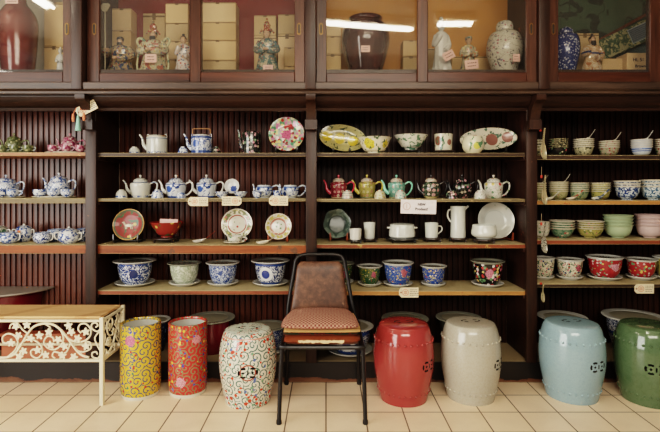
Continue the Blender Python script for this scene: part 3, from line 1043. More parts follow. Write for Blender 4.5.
tray('oval cream tray under the blue willow tea set beside the left post', 54, y, z, 44, C_cream)
teapot('white and blue willow teapot with knobbed lid beside the left post', 59, y + .04, z + .0062, 20, 17, C_bw2, 'squat', spout=.8)
for px, w in ((40, 'left'), (54, 'middle'), (67.5, 'right')):
    cup('small blue willow teacup, %s of the three before the willow teapot' % w, px, y - .05, z + .0062, 13, 7.4, C_bw2 if w != 'left' else C_bw3)
z = Z3[0]
yf = 3.15
for px, dy, wpx, hpx, lid, lab, m in (
        (-3, .1, 22, 13, True, 'large green and white lidded pot cut off by the left edge', C_leaf),
        (9, 0, 18, 10.5, False, 'blue and white chamber cup with handle, leftmost on its shelf', C_bw2),
        (24, .11, 17, 13, True, 'blue and white lidded jar with an orange sticker', C_bw3),
        (42.5, 0, 17, 10.5, False, 'blue and white handled cup in the middle of the row', C_bw),
        (55, .11, 16, 12, False, 'plain blue rimmed cup standing behind the middle handled cups', C_bw2),
        (69, 0, 20, 11.5, True, 'squat blue and white lidded cup with two handles', C_bw3),
        (83.5, .11, 14, 13, False, 'blue and white cup half hidden behind the left post', C_bw)):
    w, h = S(wpx, yf), S(hpx, yf)
    o = thing('lidded_cup' if lid else 'handled_cup', lab, 'cup', place(px, z, yf + dy))
    MB().lathe(hollow(bowl_prof(w, h, 'round'), .004), 28).build('body', m, o)
    r = w / 2
    for s in ((1, -1) if lid else (1,)):
        hb = MB(); hb.tube(crom([(s * r * .8, -.0, h * .85), (s * r * 1.28, -.01, h * .92), (s * r * 1.3, -.01, h * .45), (s * r * .92, 0, h * .25)], 4), .004, 6)
        hb.build('handle', C_white, o)
    if lid:
        l = MB().lathe([(r * .84, h), (r * .86, h + .004), (r * .6, h + .016), (.012, h + .022), (0, h + .023)], 24).build('lid', m, o)
        MB().ball((0, 0, h + .026), (.008, .008, .008), 10, 6).build('knob', C_white, l)
    else:
        MB().lathe([(r * .8, h * .985), (r * .84, h * .985), (r * .85, h * 1.02), (r * .8, h * 1.03), (r * .8, h * .985)], 24).build('blue_rim', cer('rim_blue', (120, 142, 190)), o)
    if 'sticker' in lab:
        st = MB(); st.box(-.008, .008, -r * 1.0 - .001, -r * .9, h * .72, h * .9); st.build('sticker', plain('orange_sticker', (222, 110, 50), .6), o)

# ================================================================== left middle bay
y = 3.22
z = Z1[1]
upturned_cup('small white upturned teacup at the left end of the top shelf', 134.5, y, z, 11, 7.5, C_rice)
teapot('white cylindrical teapot with a cane bail handle folded down', 157, y, z, 20, 18, C_rice, 'cyl', handle='bail')
upturned_cup('blue sprigged upturned teacup between the white and blue cylindrical teapots', 183, y, z, 10.5, 7.5, C_bw3)
teapot('blue and white cylindrical teapot with an upright gold bail handle', 201.5, y, z, 20.5, 18.5, cer('bw_cyl', (224, 228, 232), [L('scroll', BLUE, s=62, w=.06), L('medal', (60, 90, 170), p=(-.02, -.06, .07), r=.024), L('band', BLUE, z0=0, z1=.024), L('band', BLUE, z0=.105, z1=.117)]), 'cyl', handle='bail_up', lidmat=C_white)
upturned_cup('small floral upturned teacup left of the black cylindrical teapot', 216, y, z, 10, 7.5, C_blackflor)
teapot('black floral cylindrical teapot without a lid', 251.5, y, z, 18.5, 22.5, C_blackflor, 'cyl', lid=False, handle=None, spout=.55)
easel('dark plate stand under the round thousand flower plate', 287.5, y + .03, z, .07, LACQ, .05)
plate_up('round turquoise plate covered in flowers with a pink rose centre', 287, y + .03, z, 17.6, C_millefiori, d=.018)

z = Z2[1]
ys = 3.17
yb = 3.25
upturned_cup('white upturned teacup with blue rim left of the white teapot', 121.5, ys, z, 11.5, 8.5, C_rice)
teapot('plain white teapot with knobbed lid and looped handle', 140.5, yb, z, 20, 16, C_rice, 'tall')
upturned_cup('blue flowered upturned teacup between the white and blue teapots', 157.5, ys, z, 12, 8.5, C_bw3)
BWT = cer('bw_teapot', (224, 228, 232), [L('blotch', BLUE, s=45, thr=.56), L('medal', (52, 88, 170), p=(-.03, -.055, .06), r=.022), L('band', BLUE, z0=.088, z1=.094), L('band', BLUE, z0=.0, z1=.012)])
teapot('blue and white round teapot, left of the two matching blue ones', 176, yb, z, 20, 16, BWT, 'tall', lidmat=C_bw3, hmat=C_white)
upturned_cup('small blue upturned teacup before the left blue teapot', 181, 3.13, z, 10, 6.5, C_bw2)
teapot('blue and white round teapot, right one of the two matching', 206.5, yb + .045, z, 20, 16, BWT, 'tall', lidmat=C_bw3, hmat=C_white)
easel('small dark stand holding up the white saucer', 233, yb, z, .03, LACQ, .03)
plate_up('small white saucer with blue fish shown upright between teapots', 233, yb, z, 7.4, cer('fish_saucer', (230, 228, 222), [L('flower', (60, 90, 170), p=(.012, -.016, .01), r=.022)]), name='saucer', lift=.03, d=.012, seg=32, cat='saucer')
for px, w in ((222, 'left'), (240.5, 'right')):
    cup('blue patterned conical dish, %s one below the upright saucer' % w, px, 3.14, z, 14.5, 6.5, C_bw3, 'flare', cat='bowl', name='conical_dish')
WIL = cer('willow_pot', (222, 226, 226), [L('blotch', BLUE, s=36, thr=.52, d=1.4, z=(.012, .07)), L('band', (90, 120, 180), z0=.068, z1=.076)])
teapot('squat blue willow teapot without lid, left of the pair', 264, yb, z, 17, 12.5, WIL, 'squat', lid=False, spout=.35)
cup('blue and white small cup left of the willow pots', 257.5, 3.13, z, 11, 6.8, C_bw2, 'rice')
cup('blue sprigged teacup between the two willow pots', 277, 3.15, z, 8.5, 7.5, C_bw3, 'tumbler')
teapot('squat blue willow teapot without lid beside the middle post', 290.5, yb, z, 17, 12.5, WIL, 'squat', lid=False, spout=.35)
price_tag('cream price tag with red seal under the two blue teapots', 188, 208, 197, 206, YF - .003, -1)
price_tag('cream price tag with red seal under the upright saucer', 222, 241.5, 196.5, 205.5, YF - .003, 1)
price_tag('cream price tag with red seal under the willow pots', 269, 288, 196, 205.5, YF - .003, -1)

z = Z3[1]
y = 3.21
easel('black plate stand under the red horse plate', 131, y, z, .078, LACQ, .06)
o = plate_up('round red plate painted with a white horse', 131, y, z, 15.6, C_redplate, seg=48)
hb = MB()
hz = .0105
hb.ball((-.004, -.006, hz), (.026, .011, .003), 12, 6)
hb.tube([(-.026, -.002, hz), (-.036, .016, hz), (-.046, .012, hz)], [.008, .006, .004], 8)
for q in (-.024, -.015, .012, .022): hb.tube([(q, -.01, hz), (q + .004, -.03, hz)], [.004, .0028], 6)
hb.tube([(.022, .0, hz), (.034, -.012, hz)], [.003, .002], 6)
hb.build('painted_horse', cer('horse_white', (226, 214, 190)), o)
s_, zt = low_stand('dark carved stand under the red bowl', 166.5, y, z, 27, 5, DKSTAND)
mb = MB(); mb.lathe(hollow(bowl_prof(S(33, y), S(15, y), 'flare'), .004), 36)
single('bowl', mb, C_red, 'flared red bowl with painted horses on a carved stand', 'bowl', place(167, zt, y))
mb = MB(); mb.box(-.058, .062, -.001, .001, -.02, .022)
single('paper_note', mb, PINKC, 'folded pink paper note standing inside the red bowl', 'note', (PX(168.5, y), y, zt + S(14.6, y)), (R(-8), R(2), 0))
spoon('red and white porcelain spoon lying right of the red bowl', 205, 3.16, z, 24, cer('spoon_red', (222, 210, 196), [L('band', (190, 60, 40), z0=.021, z1=.2)]), 4, -8)
easel('black plate stand under the large rose patterned plate', 238.5, y + .04, z, .068, LACQ, .055)
plate_up('larger rose patterned plate with a red inner ring', 238, y + .04, z, 15.4, C_rose1)
mb = MB(); r = S(11, 3.13)
mb.lathe([(0, 0), (r * .5, 0), (r, .014), (r * .98, .017), (r * .5, .006), (0, .006)], 32)
single('saucer', mb, C_cream, 'cream saucer under the floral cup before the large plate', 'saucer', place(234.5, z, 3.13))
cup('small floral cream cup on its saucer before the large plate', 235, 3.13, z + .0075, 15, 6.3, C_whiteflor, 'cup', handle=1)
easel('brown wooden plate stand under the smaller rose plate', 279, y + .04, z, .062, ROSE, .05)
plate_up('smaller rose patterned plate with a pinkish inner ring', 279, y + .04, z, 13, C_rose2)
spoon('white porcelain spoon lying before the smaller rose plate', 268.5, 3.085, z, 24, C_cream, 4, -6)

z = Z4[1]
y = 3.235
planter('blue and white planter with round medallion, leftmost on the lower shelf', 135, y, z, 42, 33, 23.5, C_pl_blue, C_rim, 'white saucer under the leftmost blue planter')
planter('pale celadon scroll planter between two blue ones', 184.5, y, z, 33.5, 28, 21, C_pl_cel, C_rimgrey, 'white saucer under the celadon planter')
planter('small dense blue and white planter right of the celadon planter', 223, y, z, 34, 28, 21.5, C_pl_blue2, C_rim, 'white saucer under the dense blue planter')
planter('blue planter with dark round medallion beside the chair back', 270.5, y, z, 39, 31, 23.5, C_pl_blue3, C_rim, 'white saucer under the medallion planter beside the chair back')

# ================================================================== right middle bay
z = Z1[2]
y = 3.22
easel('dark stand under the yellow oval dish', 341, y + .06, z, .055, LACQ, .04)
plate_up('oval cream dish painted with three yellow fruits', 342.5, y + .06, z, 13.6, C_yeldish, name='oval_dish', sx=1.72, roll=-9, cat='dish')
cup('cream flared bowl painted with yellow lemons', 374.5, 3.125, z, 34.5, 15.5, C_lemon, 'wide', cat='bowl', name='bowl', t=.004, seg=36)
s_, zt = low_stand('black stand under the green leaf bowl', 411, 3.2, z, 20, 4, LACQ)
cup('white bowl painted with green leaves on a black stand', 411, 3.2, zt, 34, 14.5, C_leaf, 'flare', cat='bowl', name='bowl', t=.004, seg=36)
s_, zt = low_stand('wooden stand under the pomegranate cup', 444.5, 3.2, z, 22, 3.6, DKSTAND)
cup('cream cylindrical cup painted with brown pomegranates', 443.5, 3.2, zt, 18.5, 16, C_pom, 'mug', name='brush_cup')
easel('dark stand under the long pomegranate dish', 488, y + .01, z, .09, LACQ, .05)
plate_up('long oval dish painted with brown pomegranates at shelf end', 486.5, y + .01, z, 11.4, C_pomdish, name='oval_dish', sx=2.5, roll=4, lift=.025, cat='dish')
cup('round cream jar with a pale yellow lemon', 473, 3.10, z, 21.5, 16.5, C_lemjar, 'round', cat='jar', name='round_jar')

z = Z2[2]
yb, ys = 3.25, 3.15
for px, m, lm, lab, sty in ((338.5, C_pinkpot, C_pinklid, 'deep pink teapot with round medallions beside the middle post', 'tall'),
                            (367, C_yelpot, C_pinklid, 'mustard yellow teapot with round medallions', 'tall'),
                            (396.5, C_aquapot, C_pinklid, 'aqua green teapot with round medallions', 'tall'),
                            (431, C_blackmed, C_pinklid, 'black teapot with pale round medallions', 'round'),
                            (462, C_blackflor, C_blackflor, 'black teapot covered with pink flowers', 'round'),
                            (493.5, C_whiteflor, C_whiteflor, 'white flowered teapot at the right end of the teapot row', 'tall')):
    teapot(lab, px, yb + (.045 if px in (367, 462) else 0), z, 17.5 if px < 420 else 18.5, 16.5, m, sty, lidmat=lm, hmat=(m if m in (C_whiteflor,) else plain('glaze_' + m.name, {C_pinkpot.name: (176, 50, 70), C_yelpot.name: (190, 172, 80), C_aquapot.name: (126, 190, 166)}.get(m.name, (34, 32, 34)), .2, coat=.3)), spout=.85)
PCUP = cer('med_cup', (214, 204, 180), [L('spots', [(196, 90, 96), (214, 150, 140)], s=50, r=.36), L('stripe', (130, 150, 140), s=420, thr=.6)])
for px, m, lab in ((347.5, PCUP, 'small upturned teacup with pink medallions beside the pink teapot'), (380, cer('med_cup_y', (212, 202, 168), [L('spots', [(190, 120, 90), (180, 170, 90)], s=50, r=.36)]), 'small upturned yellowish teacup before the yellow teapot'),
                   (400.5, cer('med_cup_g', (206, 210, 190), [L('spots', [(196, 100, 96), (110, 170, 150)], s=50, r=.36)]), 'small upturned pale green teacup before the aqua teapot'), (451.5, C_blackflor, 'small upturned black flowered teacup between the black teapots'),
                   (480, C_whiteflor, 'small upturned white flowered teacup left of the white teapot')):
    upturned_cup(lab, px, ys, z, 12, 8.5, m)
# paper notice
o = thing('paper_sign', 'white paper notice reading new product taped to the shelf edge', 'sign', (PX(418.5, YF - .004), YF - .004, PZ(206.8, YF - .004)), (R(3), R(1.3), 0))
w, h = S(35.5, YF), S(14, YF)
mb = MB()
for i in range(12):
    u0, u1 = -w / 2 + w * i / 12, -w / 2 + w * (i + 1) / 12
    f = lambda u: -.004 * math.cos(u / w * PI)
    v = [mb.bm.verts.new(p) for p in ((u0, f(u0), -h / 2), (u1, f(u1), -h / 2), (u1, f(u1), h / 2), (u0, f(u0), h / 2), (u0, f(u0) + .001, -h / 2), (u1, f(u1) + .001, -h / 2), (u1, f(u1) + .001, h / 2), (u0, f(u0) + .001, h / 2))]
    mb.face(v[:4]); mb.face(v[4:][::-1]); mb.face((v[3], v[2], v[6], v[7])); mb.face((v[0], v[4], v[5], v[1]))
mb.build('paper', plain('notice_paper', (226, 216, 214), .7, var=.03), o, smooth=False)
seal(o, -w * .335, -.0045, .002, h * .27, True)
PEN = plain('marker_pen', (52, 46, 50), .6)
writing('NEW', .021, o, (w * .08, -.0052, h * .17), PEN)
writing('Product!', .023, o, (w * .08, -.0052, -h * .16), PEN)

z = Z3[2]
y = 3.21
easel('reddish wooden stand under the dark green dish', 338.5, y + .06, z, .056, ROSE, .06)
plate_up('dark green glazed dish with wavy rim shown upright', 337, y + .06, z, 14.6, C_green, name='dish', sx=.92, d=.028, roll=12, fold=lambda a, z_: 1 + .035 * math.cos(6 * a), lift=.022, cat='dish')
s_, zt = low_stand('black stand under the small faceted white cup', 356, 3.11, z, 13.5, 3.8, LACQ)
cup('small faceted white cup beside the green dish', 355.5, 3.11, zt, 11.5, 10.5, C_white, 'mug', fold=lambda a, z_: 1 + .05 * math.cos(6 * a))
s_, zt = low_stand('black stand under the plain white tumbler', 370, 3.19, z, 17, 3.6, DKSTAND)
cup('plain white tumbler on a black stand', 369.5, 3.19, zt, 12, 15.5, C_offw, 'tumbler', name='tumbler')
s_, zt = low_stand('oval black stand under the white two handled pot', 402, 3.18, z, 33, 4.6, LACQ)
o = thing('two_handled_pot', 'white embossed pot with two small handles on a black stand', 'pot', place(402, zt, 3.18))
w, h = S(26, 3.18), S(12.8, 3.18)
MB().lathe(hollow([(0, 0), (w * .44, 0), (w * .5, h * .1), (w * .5, h * .4), (w * .47, h * .75), (w * .46, h)], .004), 36, fold=lambda a, z_: 1 + .012 * math.cos(9 * a)).build('body', C_offw, o)
for s in (-1, 1):
    mb = MB(); mb.box(s * w * .5 - .014, s * w * .5 + .014, -.016, .016, h * .70, h * .82); mb.bevel(.003, 2); mb.build('handle', C_offw, o)
MB().lathe([(w * .46, h * .99), (w * .47, h * 1.02), (w * .3, h * 1.1), (0, h * 1.12)], 32).build('lid', C_offw, o)
s_, zt = low_stand('dark carved stand under the white cup with loop handle', 432.5, 3.19, z, 19, 4.4, DKSTAND)
cup('white porcelain cup with a thin loop handle', 431.5, 3.19, zt, 13.5, 14.5, C_offw, 'mug', handle=1, name='handled_cup')
s_, zt = low_stand('round dark stand under the tall white pitcher', 458, 3.19, z, 18.5, 4.4, DKSTAND)
o = thing('pitcher', 'tall white cylindrical pitcher with a bamboo like handle', 'pitcher', place(458, zt, 3.19))
w, h = S(14.5, 3.19), S(31, 3.19)
MB().lathe(hollow([(0, 0), (w * .5, 0), (w * .52, h * .03), (w * .5, h * .3), (w * .49, h * .6), (w * .5, h * .9), (w * .53, h)], .004), 28).build('body', C_offw, o)
mb = MB(); mb.tube(crom([(w * .44, 0, h * .9), (w * .58, 0, h * .96), (w * .72, 0, h * 1.01)], 3), [.011, .009, .006], 8); mb.build('spout', C_offw, o)
mb = MB(); mb.tube(crom([(-w * .48, 0, h * .9), (-w * .66, 0, h * .86), (-w * .72, 0, h * .7), (-w * .6, 0, h * .56), (-w * .48, 0, h * .5)], 4), .006, 7); mb.build('handle', C_offw, o)
easel('brown wooden stand under the large white plate', 494, y + .075, z, .095, ROSE, .06)
plate_up('large plain white plate shown upright at the shelf end', 493.5, y + .075, z, 18, cer('white_plate', (216, 216, 204), [L('ring', (190, 196, 184), p=(0, 0, .008), r0=.068, r1=.072), L('blotch', (170, 186, 160), s=24, thr=.66, rad=(.08, .13))]), d=.022, lift=.014)
s_, zt = low_stand('dark carved stand under the plain white bowl', 484, 3.115, z, 22, 4.6, DKSTAND)
cup('plain white rounded bowl before the large white plate', 484, 3.115, zt, 25, 13.5, C_offw, 'low', cat='bowl', name='bowl', t=.004, seg=32)

z = Z4[2]
y = 3.22
planter('green planter half hidden behind the chair back', 340, 3.28, z, 30, 25, 20, C_pl_green, C_rimgrey, 'white saucer half hidden behind the chair back')
planter('green planter with a pink peony right of the chair', 369.5, y, z, 26, 22, 19, C_pl_green, C_rim, 'white saucer under the green peony planter')
planter('bright blue planter with a pink peony', 398, y, z, 32, 28, 22.5, C_pl_cobalt, C_rim, 'white saucer under the blue peony planter')
planter('smaller bright blue planter with yellow vines', 433.5, y, z, 27, 23, 19, C_pl_cobalt2, C_rim, 'white saucer under the smaller bright blue planter')
planter('black planter with pink and white flowers at the shelf end', 487.5, y, z, 34, 29, 24, C_pl_black, C_rimgrey, 'white saucer under the black floral planter')
price_tag('cream price tag with red seal under the blue peony planter', 399, 418.5, 287.5, 297.5, YF - .003, -1)

# ================================================================== right end bay
y = 3.2
z = Z1[3]
bowl_stack('cream bowl in the stack behind the right post, top', 536.5, y, z, 13, 8, 4, C_b_tan, tot=16, group='stacked bowls')
bowl_stack('black flowered bowl in the stack on the top shelf', 558, y, z, 19.5, 9, 5, C_b_black, tot=17, group='stacked bowls', rim=C_b_tan)
bowl_stack('tan speckled bowl in the stack on the top shelf', 583.5, y, z, 20, 9.5, 5, C_b_tan, tot=17, group='stacked bowls')
bowl_stack('red and green flowered bowl in the stack on the top shelf', 609, y, z, 20, 9, 4, C_b_flor, tot=15, group='stacked bowls')
bowl_stack('blue striped bowl in the stack on the top shelf', 641.5, y, z, 20, 9.5, 5, C_b_stripe, tot=16.5, group='stacked bowls', rim=C_white)
bowl_stack('grey green bowl in the stack at the right edge, top shelf', 665, y, z, 19, 9, 5, C_b_flor, tot=17, group='stacked bowls')


def spoon_in(label, px, py, y, mat):
    l = S(17, y)
    o = single('soup_spoon', spoon_mb(l, l * .3), mat, label, 'spoon', (PX(px, y), y, PZ(py, y)), (0, R(-24), 0), ang=60)


spoon_in('cream spoon resting in the tan speckled bowl stack', 590, 138.5, y, C_cream)
spoon_in('white spoon resting in the red and green flowered bowl stack', 616, 141, y, C_cream)
spoon_in('white spoon resting in the blue striped bowl stack', 648, 139.5, y, C_white)
z = Z2[3]
bowl_stack('sand coloured bowl in the stack touching the right post', 539, y, z, 15, 8, 5, C_b_sand, tot=17, group='stacked bowls')
bowl_stack('sand coloured bowl in the taller second shelf stack', 558.5, y, z, 19.5, 9, 6, C_b_sand, tot=18, group='stacked bowls')
bowl_stack('jade green bowl in the stack on the second shelf', 579, y, z, 19.5, 9, 5, C_b_jade, tot=17, group='stacked bowls')
bowl_stack('pale olive bowl in the stack left of the blue bowls', 600, y, z, 20, 9, 5, C_b_yel, tot=17, group='stacked bowls')
bowl_stack('larger blue and white bowl in the stack left of the rightmost bowls', 627, y, z, 25, 14, 3, C_b_bw, tot=19, group='stacked bowls')
bowl_stack('larger pale blue leaf bowl in the stack at the right edge', 653.5, y, z, 25, 14, 3, C_b_bw2, tot=20, group='stacked bowls')
spoon_in('cream spoon leaning out of the sand coloured bowl stack', 565, 183, y, C_cream)
spoon_in('cream spoon leaning out of the half hidden sand bowl stack', 543, 184, y, C_cream)
C_sp_red = cer('spoon_redhandle', (220, 206, 180), [L('blotch', (190, 70, 44), s=40, thr=.5, z=(.014, .2))])
C_sp_blue = cer('spoon_bluehandle', (214, 212, 196), [L('blotch', (70, 90, 120), s=40, thr=.5)])
spoon('cream spoon lying before the sand coloured bowls', 553, 3.105, z, 18, C_cream, 12, -8)
spoon('spoon with a red handle lying before the jade bowls', 575.5, 3.105, z, 20, C_sp_red, 12, -8)
spoon('spoon with a blue patterned handle lying before the olive bowls', 601.5, 3.105, z, 22, C_sp_blue, 14, -8)
z = Z3[3]
bowl_stack('white flowered bowl in the stack touching the right post', 540, y, z, 20, 9, 4, C_whiteflor, tot=16, group='stacked bowls')
bowl_stack('teal flowered bowl in the stack on the third shelf', 562, y, z, 25, 10, 4, C_b_teal, 'wide', tot=17, group='stacked bowls')
bowl_stack('yellow flowered bowl in the stack on the third shelf', 590, y, z, 27, 10, 4, C_b_yel, 'wide', tot=16.5, group='stacked bowls')
bowl_stack('plain celadon green bowl in the stack on the third shelf', 618, y, z, 28, 13, 4, C_b_cel, 'rice', tot=22.5, group='stacked bowls', rim=C_b_cel)
bowl_stack('plain pale pink bowl in the stack at the right edge', 650, y, z, 28, 13, 4, C_b_pink, 'rice', tot=23, group='stacked bowls', rim=C_b_pink)
z = Z4[3]
y = 3.22
planter('cream planter with red and blue flowers half hidden by the right post', 543, y, z, 23, 21, 20.5, C_pl_cream, C_rim, 'white saucer half hidden by the right post')
planter('cream planter with a pink peony on the lower right shelf', 569.5, y, z, 27, 24, 19, C_pl_cream, C_rim, 'white saucer under the cream peony planter')
planter('large red planter with pink peonies and yellow flowers', 604.5, y, z, 34.5, 31, 21.5, C_pl_red, C_rim, 'white saucer under the large red planter')
planter('smaller red planter with one pink peony above a tag', 641, y, z, 29.5, 26, 19, C_pl_red, C_rim, 'white saucer under the smaller red planter')
planter('yellow and dark planter cut off by the right picture edge', 668, y, z, 27, 23, 21, C_b_yel, C_rim, 'white saucer cut off by the right picture edge')
price_tag('cream price tag with red seal under the smaller red planter', 634.5, 654, 284, 293.5, YF - .003, -1)

# spoons hung on threads beside the right post
C_hsp = cer('hanging_spoon', (186, 170, 130), [L('spots', [(180, 90, 70), (110, 130, 90)], s=60, r=.25, keep=.5)])
C_hsp2 = cer('hanging_spoon_grey', (186, 180, 160), [L('scroll', (90, 90, 84), s=50, w=.04)])
for px, py0, py1, m, w in ((540.5, 126, 160, C_hsp, 'top shelf'), (541.5, 173, 205, C_hsp, 'second shelf'), (541.3, 220, 253, C_hsp2, 'third shelf'), (541, 281, 302, C_hsp, 'lower shelf')):
    yy = 3.045
    o = thing('hanging_spoon', 'white porcelain spoon hanging by a thread beside the right post, %s' % w, 'spoon', (PX(px, yy), yy, PZ(py1, yy)), (0, 0, R(38)), 'hanging spoons')
    l = S(py1 - py0, yy)
    mb = spoon_mb(l * .92, l * .27, .12)
    M = Matrix.Translation((0, 0, l * .46)) @ Matrix.Rotation(R(-78), 4, 'Y')
    M = Matrix.Rotation(R(90), 4, 'Z') @ Matrix.Translation((0, 0, l * .46)) @ Matrix.Rotation(R(-84), 4, 'Y')
    bmesh.ops.transform(mb.bm, matrix=M, verts=mb.bm.verts)
    mb.build('spoon', m, o, ang=60)
    mb = MB(); mb.box(-.006, .006, -.005, .005, l * .84, l * .93); mb.bevel(.002, 1)
    mb.build('red_tip', plain('red_thread', (190, 60, 44), .6), o)
    mb = MB(); mb.tube([(0, 0, l * .92), (.002, 0, l * 1.2)], .001, 5); mb.build('thread', STRING, o)

# ================================================================== things inside the glazed cabinet
SKIN = cer('figurine_skin', (206, 164, 130))
HAIR = plain('figurine_black', (36, 32, 34), .4)
WHITEP = cer('blanc_de_chine', (226, 224, 216))
R_war = cer('robe_warrior', (172, 146, 112), [L('blotch', (62, 78, 112), s=34, thr=.55), L('spots', [(160, 80, 64), (204, 190, 140), (96, 124, 104), (70, 84, 120)], s=80, r=.42, keep=.8)])
R_emp = cer('robe_emperor', (206, 196, 160), [L('blotch', (176, 100, 84), s=30, thr=.58), L('spots', [(90, 110, 140), (176, 96, 80), (206, 180, 110), (110, 140, 116)], s=84, r=.42, keep=.8)])
R_lady = cer('robe_lady', (222, 206, 196), [L('spots', [(196, 70, 70), (90, 120, 150), (214, 170, 150)], s=76, r=.42, keep=.6)])
R_teal = cer('robe_teal', (84, 120, 118), [L('blotch', (190, 176, 150), s=30, thr=.55), L('spots', [(150, 70, 66), (70, 94, 116), (190, 180, 150)], s=76, r=.4, keep=.7)])
R_mini = cer('robe_small', (186, 176, 150), [L('spots', [(196, 120, 80), (90, 120, 110), (214, 196, 140)], s=56, r=.44)])
R_peach = cer('robe_peach', (214, 170, 124), [L('scroll', (226, 206, 180), s=40, w=.05), L('band', (70, 84, 130), z0=.125, z1=.137), L('blotch', (190, 120, 80), s=30, thr=.62)])
REDH = cer('hat_red', (170, 62, 54), [L('spots', [(110, 140, 126), (206, 186, 120), (190, 170, 150)], s=90, r=.42)])


def figurine(label, px, y, top, wpx, robe, skin=SKIN, hair=HAIR, hat=None, beard=None, hatmat=REDH, lean=0.0, arms='front', extra=None, name='figurine'):
    h = PZ(top, y) - ZFL
    w = S(wpx, y)
    hb = h * (.80 if hat in ('crown', 'tall') else .88)        # top of the bare head
    o = thing(name, label, 'figurine', place(px, ZFL + EPS, y), group=None)
    n = 40
    rings = []
    sh = hb * .80
    lv = crom([(0, .50), (.06, .50), (.25, .42), (.48, .36), (.66, .35), (.84, .37), (.95, .27), (1.0, .11), (1.03, .09)], 4)
    for f, ww in lv:
        amp = .09 * max(0, 1 - f * 1.1)
        ring = []
        for k in range(n):
            a = 2 * PI * k / n
            q = 1 + amp * math.sin(9 * a + 4 * f) + amp * .5 * math.sin(5 * a)
            ring.append((math.cos(a) * w * ww * q + lean * f, math.sin(a) * w * ww * .68 * q, f * sh))
        rings.append(ring)
    MB().loft(rings).build('robe', robe, o)
    for s in (-1, 1):
        mb = MB()
        if arms == 'front':
            pts = [(s * w * .30 + lean, 0, sh * .90), (s * w * .45 + lean, -w * .08, sh * .68), (s * w * .27 + lean, -w * .36, sh * .60), (s * w * .10 + lean, -w * .42, sh * .63)]
        elif arms == 'hold':
            pts = [(s * w * .30, 0, sh * .90), (s * w * .47, -w * .08, sh * .66), (s * w * (.42 if s < 0 else .25), -w * .30, sh * (.66 if s < 0 else .50)), (s * w * (.36 if s < 0 else .05), -w * .40, sh * (.74 if s < 0 else .48))]
        else:
            pts = [(s * w * .28 + lean, 0, sh * .90), (s * w * .38 + lean, -w * .06, sh * .68), (s * w * .22 + lean, -w * .28, sh * (.78 if s < 0 else .56)), (s * w * .14 + lean, -w * .32, sh * (.86 if s < 0 else .52))]
        mb.tube(crom(pts, 5), [w * .10, w * .12, w * .14, w * .15], 10)
        sl = mb.build('sleeve', robe, o)
        e = Vector(pts[-1])
        mb = MB()
        mb.ball(e + Vector((-s * w * .04, -w * .03, .002)), (w * .07, w * .06, w * .055), 10, 6)
        for q in range(4): mb.tube([e + Vector((-s * w * .06, -w * .05, w * (.04 - .028 * q))), e + Vector((-s * w * .13, -w * .08, w * (.035 - .026 * q)))], w * .016, 5)
        mb.build('hand', skin, sl)
    hr = hb * .088
    hc = Vector((lean * 1.05, -w * .02, hb - hr * 1.15))
    mb = MB()
    mb.ball(hc, (hr * .86, hr * .92, hr * 1.15), 18, 12)
    mb.ball(hc + Vector((0, -hr * .95, -hr * .05)), (hr * .13, hr * .18, hr * .24), 8, 6)
    for s in (-1, 1): mb.ball(hc + Vector((s * hr * .86, 0, -.02 * hr)), (hr * .1, hr * .18, hr * .28), 8, 6)
    mb.tube([hc + Vector((0, 0, -hr * .8)), (lean, 0, sh * .97)], hr * .42, 10)
    hd = mb.build('head', skin, o)
    mb = MB()
    for s in (-1, 1): mb.ball(hc + Vector((s * hr * .34, -hr * .84, hr * .08)), (hr * .13, hr * .08, hr * .06), 8, 5)
    mb.ball(hc + Vector((0, -hr * .86, -hr * .5)), (hr * .2, hr * .06, hr * .05), 8, 5)
    mb.build('painted_face', HAIR if skin != WHITEP else WHITEP, hd)
    if hair:
        mb = MB()
        mb.ball(hc + Vector((0, hr * .16, hr * .28)), (hr * .98, hr * .94, hr * 1.0), 16, 10)
        if hat in (None, 'bun'): mb.ball(hc + Vector((0, hr * .1, hr * 1.45)), (hr * .42, hr * .42, hr * .42), 12, 8)
        mb.build('hair', hair, hd)
    if beard:
        mb = MB()
        rr = []
        for f, ww in ((0, .62), (.2, .72), (.5, .6), (.8, .38), (1, .08)):
            z = hc.z - hr * .45 - f * sh * .30
            rr.append([(hc.x + math.cos(a) * hr * ww * 1.1, hc.y - hr * (.75 + .35 * f) + math.sin(a) * hr * .3, z) for a in [2 * PI * k / 12 for k in range(12)]])
        mb.loft(rr)
        mb.build('beard', beard, hd)
    if hat == 'cap':
        mb = MB(); mb.lathe([(hr * 1.06, 0), (hr * 1.1, hr * .3), (hr * .9, hr * .75), (hr * .3, hr * 1.0), (0, hr * 1.02)], 18, c=(hc.x, hc.y, hc.z + hr * .45)); mb.build('cap', hatmat, hd)
    if hat in ('crown', 'tall'):
        mb = MB()
        th = h - hc.z - hr * .5
        mb.lathe([(hr * .98, 0), (hr * 1.15, th * .08), (hr * 1.1, th * .22), (hr * .75, th * .34), (hr * .85, th * .5), (hr * .5, th * .66), (hr * .3, th * .74), (hr * .26, th * .9), (0, th)], 20, c=(hc.x, hc.y, hc.z + hr * .5), fold=lambda a, z: 1 + .10 * math.sin(7 * a))
        for s in (-1, 1):
            for q in range(3): mb.ball((hc.x + s * hr * (1.15 + .28 * q), hc.y - hr * .2, hc.z + hr * (.9 - .35 * q)), hr * .24, 8, 6)
        mb.build('headdress', hatmat, hd)
    if hat == 'hood':
        mb = MB(); mb.lathe([(hr * 1.25, -hr * 1.5), (hr * 1.2, -hr * .4), (hr * 1.12, hr * .5), (hr * .8, hr * 1.3), (hr * .35, hr * 1.65), (0, hr * 1.7)], 18, c=(hc.x, hc.y + hr * .42, hc.z)); mb.build('hood', hatmat, hd)
    return o, w, h, sh, hc, hr


